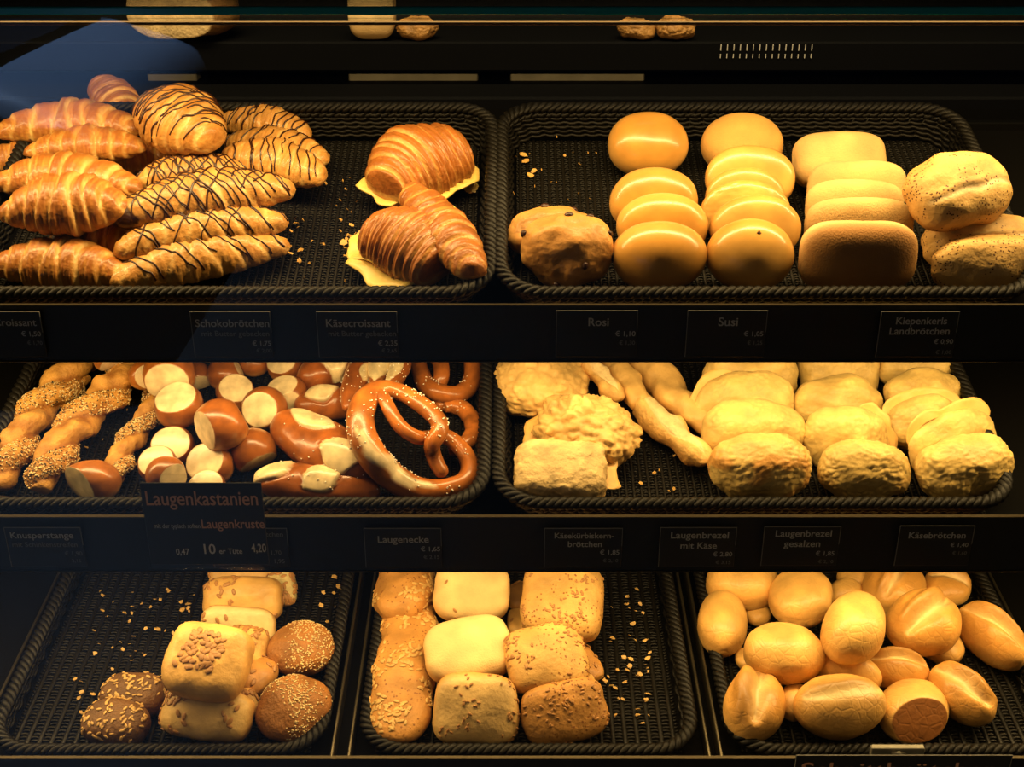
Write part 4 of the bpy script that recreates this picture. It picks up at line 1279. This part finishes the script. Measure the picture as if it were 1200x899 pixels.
# ------------------------------------------------------------------ lowest shelf, middle tray
lf = 'long seeded loaves'
def loaf(box, label, yaw, seed, lift=.0046, auto=True):
    sh = bun(.12, .036, .034, 2.8, 2.2, .7, seed, .05, 18, top=(.60, .29, .07), side=(.58, .27, .06), bot=(.42, .18, .04), mat='speckled', n=34, stretch='yz')
    o = place('seeded_loaf', 3, sh, box, yaw, 0, 0, lift, label, 'loaf', lf, auto=auto)
    add_grains(o, sh, 'seeds', 'seed', 260, (.0042, .0021, .0010), seed=seed, minz=.0, clump=22)
    return o
loaf((437, 516, 600, 734), 'long seeded loaf behind, its end vanishing under the middle rail', 88, 221, auto=False)
loaf((432, 513, 706, 880), 'long seeded loaf in front at the left side of the middle tray', 89, 222, auto=False)
mr = 'soft rolls in the middle tray'
square((592, 624, 676, 722), 'brown roll deep in the gap between the two columns at the back', 231, 40, 0, 0, 6, top=(.4, .2, .06), grp=mr, nm='seeded_roll')
square((596, 622, 710, 748), 'small pale roll in the gap just below the brown one', 232, 0, 0, 0, 4, grp=mr, nm='seeded_roll')
square((506, 590, 786, 826), 'pale roll lying underneath between the pale top roll and the front roll', 233, 8, 10, 0, 14, grp=mr, nm='seeded_roll', auto=False)
square((660, 706, 752, 806), 'roll underneath at the right side of the seeded column', 234, 30, 10, 0, 10, grp=mr, nm='seeded_roll', top=(.56, .27, .07))
square((640, 698, 784, 836), 'roll lowest in the middle of the seeded column, mostly covered', 235, 0, 10, 0, 10, grp=mr, nm='seeded_roll')
fl_ = dict(mat='flour', top=(.80, .56, .24), side=(.74, .42, .12), grp='floury pale rolls', nm='floury_square_roll', nxy=3.0)
square((507, 598, 656, 732), 'floury roll under the rail at the back of the pale column, one brown corner', 236, -4, 30, 0, 10, lift=.03, **fl_)
square((496, 601, 720, 803), 'flat floury pale roll lying on top in the middle of the pale column', 237, 14, 20, 0, 0, lift=.035, c=.022, **fl_)
square((506, 609, 797, 884), 'pale roll at the front of the middle tray with dark seeds on its face', 238, -4, 48, 0, 60, auto=False, grp=mr, nm='seeded_roll', top=(.76, .50, .19), clump=30, sz=(.003, .0016, .001))
sp2 = dict(mat='speckled', top=(.66, .38, .11), side=(.60, .31, .08), grp='speckled seed rolls', nm='speckled_roll')
square((609, 708, 655, 756), 'speckled roll under the rail at the back of the right column', 239, -8, 24, 0, 90, lift=.03, sz=(.003, .0016, .001), **sp2)
square((590, 691, 729, 813), 'speckled roll lying on top in the middle, pale bitten edge at its front', 240, 10, 20, 0, 90, lift=.035, sz=(.003, .0016, .001), cuts=[((.0, -.95, -.25), .80, (.62, .42, .17))], **sp2)
square((610, 714, 801, 884), 'dark speckled roll at the front right of the middle tray', 241, 14, 45, 0, 70, auto=False, sz=(.003, .0016, .001), mat='speckled', top=(.52, .25, .06), side=(.5, .24, .06), grp='speckled seed rolls', nm='speckled_roll')

# ------------------------------------------------------------------ lowest shelf, right tray: crusty white rolls
wr = 'plain crusty white rolls'
def white(box, label, yaw, seed, lean=0, roll=0, split=(-.05, .16, .22, (.84, .62, .28), .1), auto=True, lift=.0046, a=.056, b=.042, c=.037, top=(.70, .34, .07), side=(.76, .41, .105), cuts=(), **kw):
    sh = bun(a, b, c, 2.0, 2.05, .8, seed, .03, 18, top=top, side=side, bot=kw.pop('bot', (.72, .42, .12)), mat='roll', n=28, split=split, cuts=cuts, **kw)
    return place('white_roll', 3, sh, box, yaw, lean, roll, lift, label, 'bread roll', wr, auto=auto)
NS = dict(split=None, top=(.80, .46, .125))
white((980, 1024, 660, 694), 'white roll sliver under the rail between the taller ones', 0, 251, **NS)
white((826, 850, 676, 704), 'white roll corner at the back left of the right tray', 0, 252, **NS)
white((872, 904, 706, 734), 'white roll deep in the gap behind the smooth top roll at the left', 0, 253, **NS)
white((970, 1010, 676, 712), 'white roll behind the egg-shaped one at the top centre', 30, 254, **NS)
white((1072, 1130, 728, 780), 'white roll low behind the deeply split one at the right', 20, 255, **NS)
white((862, 892, 758, 790), 'white roll mostly hidden at the left under the smooth lying one', 20, 256, **NS)
white((912, 950, 800, 846), 'white roll squeezed between the two front rolls at the left', 70, 257, **NS)
white((1084, 1137, 660, 712), 'white roll at the back right corner under the rail', -30, 258)
white((827, 915, 652, 716), 'large smooth white roll under the rail at the left', -6, 259, **NS)
white((1009, 1086, 652, 724), 'white roll with a soft fold under the rail right of centre', 50, 260)
white((900, 976, 664, 738), 'egg-shaped smooth white roll leaning right under the rail', 52, 261, **NS)
white((1013, 1090, 757, 812), 'white roll with a flaky crest low in the centre', -14, 262)
white((944, 1034, 757, 818), 'smooth slanted white roll in the centre behind the front roll', -24, 263, **NS)
white((817, 876, 691, 771), 'upright oval white roll at the left edge of the right tray', 80, 264, **NS)
white((1036, 1127, 687, 770), 'white roll with a long deep split, upper right of the pile', 32, 265, 16, split=(.0, .22, .30, (.84, .62, .28), .15))
white((961, 1038, 692, 780), 'round smooth white roll standing in the middle of the pile', 60, 266, **NS)
white((1124, 1199, 699, 792), 'white roll standing at the far right with a curled split', -62, 267, 10, split=(.1, .25, .28, (.84, .62, .28), .3))
white((871, 968, 729, 803), 'smooth white roll lying across at the left, brighter on top', -8, 268, 10, **NS)
white((1088, 1169, 774, 852), 'round white roll at the right front with a pale cracked seam', -60, 269, 15, split=(.0, .24, .22, (.86, .66, .32), .1))
white((847, 921, 780, 872), 'white roll at the left front with a wide gaping split', 70, 270, 10, split=(.05, .30, .32, (.84, .62, .28), .1))
white((931, 1042, 797, 876), 'big white roll front and centre with a scaly cracked crest', 6, 271, 30, split=(.25, .20, .05, (.86, .66, .32), .0), top=(.66, .36, .09))
white((1028, 1112, 795, 872), 'white roll tipped over at the front showing its round brown base', -40, 272, 0, split=None, cuts=[((.62, -.62, .45), .60, (.26, .095, .022))], top=(.80, .46, .125), auto=None)
# ------------------------------------------------------------------ crumbs and fallen seeds
def crumbs(row, boxes, label, n, size, mat='crumb', seed=0, z=.0078):
    fr = FR[row]; g = np.random.default_rng(seed); mb = MB()
    for (x0, x1, y0, y1, k, s) in boxes:
        for i in range(k):
            px, py = g.uniform(x0, x1), g.uniform(y0, y1)
            p = fr.loc(fr.hit(px, py, z))
            r = s * g.uniform(.5, 1.4); m = 6
            a0 = g.uniform(0, 6)
            V = []
            for zz in (0, .0012):
                for j in range(m):
                    a = a0 + j / m * 2 * PI; q = r * g.uniform(.55, 1.1)
                    V.append((q * math.cos(a) * 1.3, q * math.sin(a), zz + .0016 * math.cos(a - a0)))
            F = [tuple(range(m))[::-1], tuple(range(m, 2*m))] + [(j, (j+1) % m, m + (j+1) % m, m + j) for j in range(m)]
            mb.add(np.array(V) + p, F)
    m = Matrix([list(r) for r in fr.R]).to_4x4(); m.translation = Vector(fr.O)
    o = mb.build('crumbs', M[mat], None, False, m)
    tag(o, label, 'crumbs', kind='stuff')
crumbs(1, [(402, 432, 262, 308, 12, .0034), (405, 422, 215, 300, 8, .0022), (330, 352, 255, 308, 9, .0030), (345, 420, 190, 330, 22, .0013)], 'pastry flakes scattered in the croissant basket between the two piles', 0, 0, seed=1)
crumbs(1, [(612, 626, 180, 210, 4, .004), (600, 700, 160, 240, 16, .0012)], 'few crumbs at the empty left end of the bun basket', 0, 0, seed=2)
crumbs(3, [(110, 230, 690, 800, 40, .0022), (180, 225, 700, 745, 8, .0034), (372, 400, 676, 740, 9, .003), (75, 110, 790, 840, 6, .0025)], 'seeds and crumbs fallen in the left tray', 0, 0, 'seed', seed=3)
crumbs(3, [(708, 762, 690, 850, 44, .0026), (440, 500, 860, 866, 4, .002)], 'seeds and crumbs fallen at the empty right side of the middle tray', 0, 0, 'seed', seed=4)
crumbs(2, [(745, 800, 525, 585, 7, .002), (100, 170, 480, 560, 5, .002)], 'crumbs on the bare floor of the middle shelf baskets', 0, 0, seed=5)

# ------------------------------------------------------------------ behind the case
def at_back(px, py, y): return on_y(px, py, y)
BY = 2.2
bs = MB(); z1, z0 = at_back(600, 49, BY)[2], at_back(600, 84, BY)[2]
bs.box((-1.6, BY, z0), (1.6, BY + .22, z1), bev=.003)
o = bs.build('back_shelf', M['black']); tag(o, 'long dark shelf behind the case carrying a few loaves', 'shelf')
def back(name, box, sh, label, cat, group=None, y=BY + .03):
    x0, x1, y0 = box
    a, b = at_back(x0, y0, y), at_back(x1, y0, y)
    s = (b[0] - a[0]) / np.ptp(sh.V[:, 0]); V = sh.V * s
    V[:, 2] -= V[:, 2].min(); sh.V = V
    o = link(name, mesh_from(name, V, sh.F, sh.mat, sh.tint))
    o.location = ((a[0] + b[0]) / 2, y, z1 + .0005)
    tag(o, label, cat, group); return o
back('round_loaf', (152, 280, 30), bun(.1, .09, .075, 2.1, 2.1, .55, 301, .03, 14, top=(.30, .14, .04), side=(.34, .17, .05), bot=(.3, .14, .04), cuts=[((-.25, -.9, .05), .55, (.78, .52, .22))], mat='rough', n=24),
     'large cut round loaf on the shelf behind the case at the left', 'loaf', y=BY + .05)
back('bread_block', (410, 464, 30), bun(.04, .03, .045, 9, 9, 1, 302, .02, 20, top=(.78, .52, .20), side=(.80, .56, .24), bot=(.7, .42, .15), mat='flour', n=18),
     'pale square-cut loaf end standing on the shelf behind the case', 'loaf')
for b, lab, sd in (((464, 514, 30), 'seed covered roll beside the pale loaf end on the shelf behind', 303), ((722, 769, 30), 'left one of two seed covered rolls on the shelf behind the case', 304), ((767, 815, 30), 'right one of two seed covered rolls on the shelf behind the case', 305)):
    back('seed_covered_roll', b, bun(.05, .045, .034, 2.3, 2.2, .6, sd, .08, 26, lump=.014, lumpsc=70, top=(.50, .24, .06), side=(.46, .22, .05), bot=(.4, .18, .04), mat='rough', n=24),
         lab, 'bread roll', 'seed covered rolls behind')
rails = [((172, 231, 86, 96), 'short pale bar behind the drizzled croissants'), ((408, 560, 85, 96), 'pale bar glimpsed above the back rim of the croissant basket'),  # plain bars standing in for unidentified pale strips behind the case
         ((598, 755, 85, 97), 'pale bar glimpsed above the left end of the bun basket'), ((630, 795, 109, 112), 'thin bright bar just above the bun basket'),
         ((268, 350, 96, 100), 'thin bar behind the small drizzled croissants')]
for (x0, x1, y0, y1), lab in rails:
    Y = 2.14 if y0 > 105 else 2.25
    a, b = at_back(x0, y0, Y), at_back(x1, y1, Y)
    mb = MB(); mb.box((a[0], Y, b[2]), (b[0], Y + .03, a[2]), bev=.002)
    o = mb.build('pale_bar', M['greymetal'] if y0 < 105 else M['steel']); tag(o, lab, 'rail', 'pale bars behind the case')
mb = MB(); zc0 = at_back(600, 86, 2.5)[2]
mb.box((-1.9, 2.10, 0), (1.9, 2.6, at_back(600, 114, 2.10)[2]), bev=.004)
o = mb.build('back_counter', M['black']); tag(o, 'dark counter behind the display case under the pale bars', 'counter')
# slotted vent under the back shelf board
a, b = at_back(845, 52, BY - .001), at_back(950, 68, BY - .001)
vg = MB()
for i in range(15):
    x = a[0] + (b[0] - a[0]) * i / 14
    for (f0, f1) in ((.55, 1.0), (.0, .3)):
        vg.box((x - .0007, BY - .003, b[2] + (a[2] - b[2]) * f0), (x + .0007, BY - .0005, b[2] + (a[2] - b[2]) * f1))
o = vg.build('vent_grille', M['ink_pale']); tag(o, 'small slotted grille on the dark board behind the floury buns', 'grille')

# ------------------------------------------------------------------ a car parked in the street, seen as a reflection in the glass
def car():
    root = empty('parked_car', Matrix.Translation((-3.50, -2.6, 0)))
    tag(root, 'blue parked car in the street mirrored faintly in the glass at upper left', 'car')
    prof = [(2.1, .35), (2.12, .50), (2.1, .74), (2.04, .86), (1.96, .92), (1.70, 1.00), (1.58, 1.03), (1.50, 1.08), (1.0, 1.44), (.85, 1.49), (-.75, 1.52), (-.95, 1.47), (-1.75, 1.10), (-2.05, .92), (-2.1, .35)]
    V, F = [], []
    ys = (-.85, -.84, -.78, -.70, .70, .78, .84, .85)
    for y in ys:
        e = max(0, abs(y) - .70) / .15
        for (x, z) in prof:
            V.append((x, y * (1 if z < 1.06 else .86), z - (.10 * e * e if z > .9 else 0)))
    n = len(prof)
    for k in range(len(ys) - 1):
        for i in range(n):
            j = (i + 1) % n
            F.append((k*n+i, k*n+j, (k+1)*n+j, (k+1)*n+i))
    F.append(tuple(range(n))[::-1]); F.append(tuple((len(ys) - 1)*n + i for i in range(n)))
    b = MB(); b.add(V, F); bo = b.build('body', simple('car_paint', (.42, .50, .62), .4), root, True)
    sub_ = bo.modifiers.new('round', 'SUBSURF'); sub_.levels = 2; sub_.render_levels = 2
    gm = simple('car_glass', (.02, .03, .045), .15)
    w = MB(); w.box((-.5, -.62, -.006), (.5, .62, .006), R=np.array(Matrix.Rotation(math.atan2(.46, .80), 3, 'Y')), T=(1.27, 0, 1.275)); w.build('windscreen', gm, root)
    w = MB(); w.box((1.28, .86, 1.00), (1.40, 1.04, 1.14), bev=.03); w.box((1.31, .70, 1.03), (1.36, .9, 1.07)); w.build('wing_mirror', simple('mirror_shell', (.4, .48, .6), .4), root)
    for sy in (-1, 1):
        w = MB(); w.box((-.65, sy * .735 - .01, 1.12), (.45, sy * .735 + .01, 1.40), bev=.004); w.build('side_window', gm, root)
    for sx in (-1.3, 1.3):
        for sy in (-.8, .8):
            t = MB(); a = np.linspace(0, 2*PI, 25)[:-1]
            t.tube(np.stack([sx + .24*np.cos(a), np.full(24, sy), .32 + .24*np.sin(a)], 1), .09, 10, True); t.build('wheel', simple('tyre', (.02, .02, .02), .8), root, True)
car()

# ------------------------------------------------------------------ light
def area(name, loc, rot, sx, sy, power, col, spread=180):
    l = bpy.data.lights.new(name, 'AREA'); l.shape = 'RECTANGLE'; l.size = sx; l.size_y = sy; l.energy = power; l.color = col; l.spread = math.radians(spread)
    o = bpy.data.objects.new(name, l); COL.objects.link(o); o.location = loc; o.rotation_euler = rot
    return o
WARM = (1, .67, .27)
area('lamp_top', (0, 1.40, 1.582), (0, 0, 0), 2.4, .03, 15.5, WARM)
area('lamp_middle', (0, 1.316, 1.190), (math.radians(10), 0, 0), 2.4, .02, 7, WARM)
area('lamp_bottom', (0, 1.280, .938), (math.radians(0), 0, 0), 2.4, .02, 8, WARM)
area('back_fill_lamp', (0, 1.70, 2.35), (math.radians(32), 0, 0), 2.4, .2, 9, (1, .80, .45), 75)  # added fill, aimed to brighten the loaves and bars behind the case
area('daylight', (-.8, -.6, 3.4), (math.radians(-45), 0, 0), 2.5, 1.2, 6.5, (.8, .88, 1.0))
s = bpy.data.lights.new('car_fill_spot', 'SPOT'); s.energy = 1800; s.color = (.40, .62, 1.0); s.spot_size = math.radians(75); s.spot_blend = 1  # added blue spot, brightens the car so its reflection shows
so = bpy.data.objects.new('car_fill_spot', s); COL.objects.link(so); so.location = (-2.4, -3.3, 4.4)
so.rotation_euler = (Vector((-2.2, -2.6, .8)) - so.location).to_track_quat('-Z', 'Y').to_euler()

w = bpy.data.worlds.new('world'); scene.world = w; w.use_nodes = True
w.node_tree.nodes['Background'].inputs['Color'].default_value = (.010, .016, .032, 1)
w.node_tree.nodes['Background'].inputs['Strength'].default_value = .25

scene.view_settings.view_transform = 'Standard'
scene.view_settings.look = 'None'
scene.view_settings.gamma = 1
scene.view_settings.use_curve_mapping = False
scene.view_settings.exposure = 0
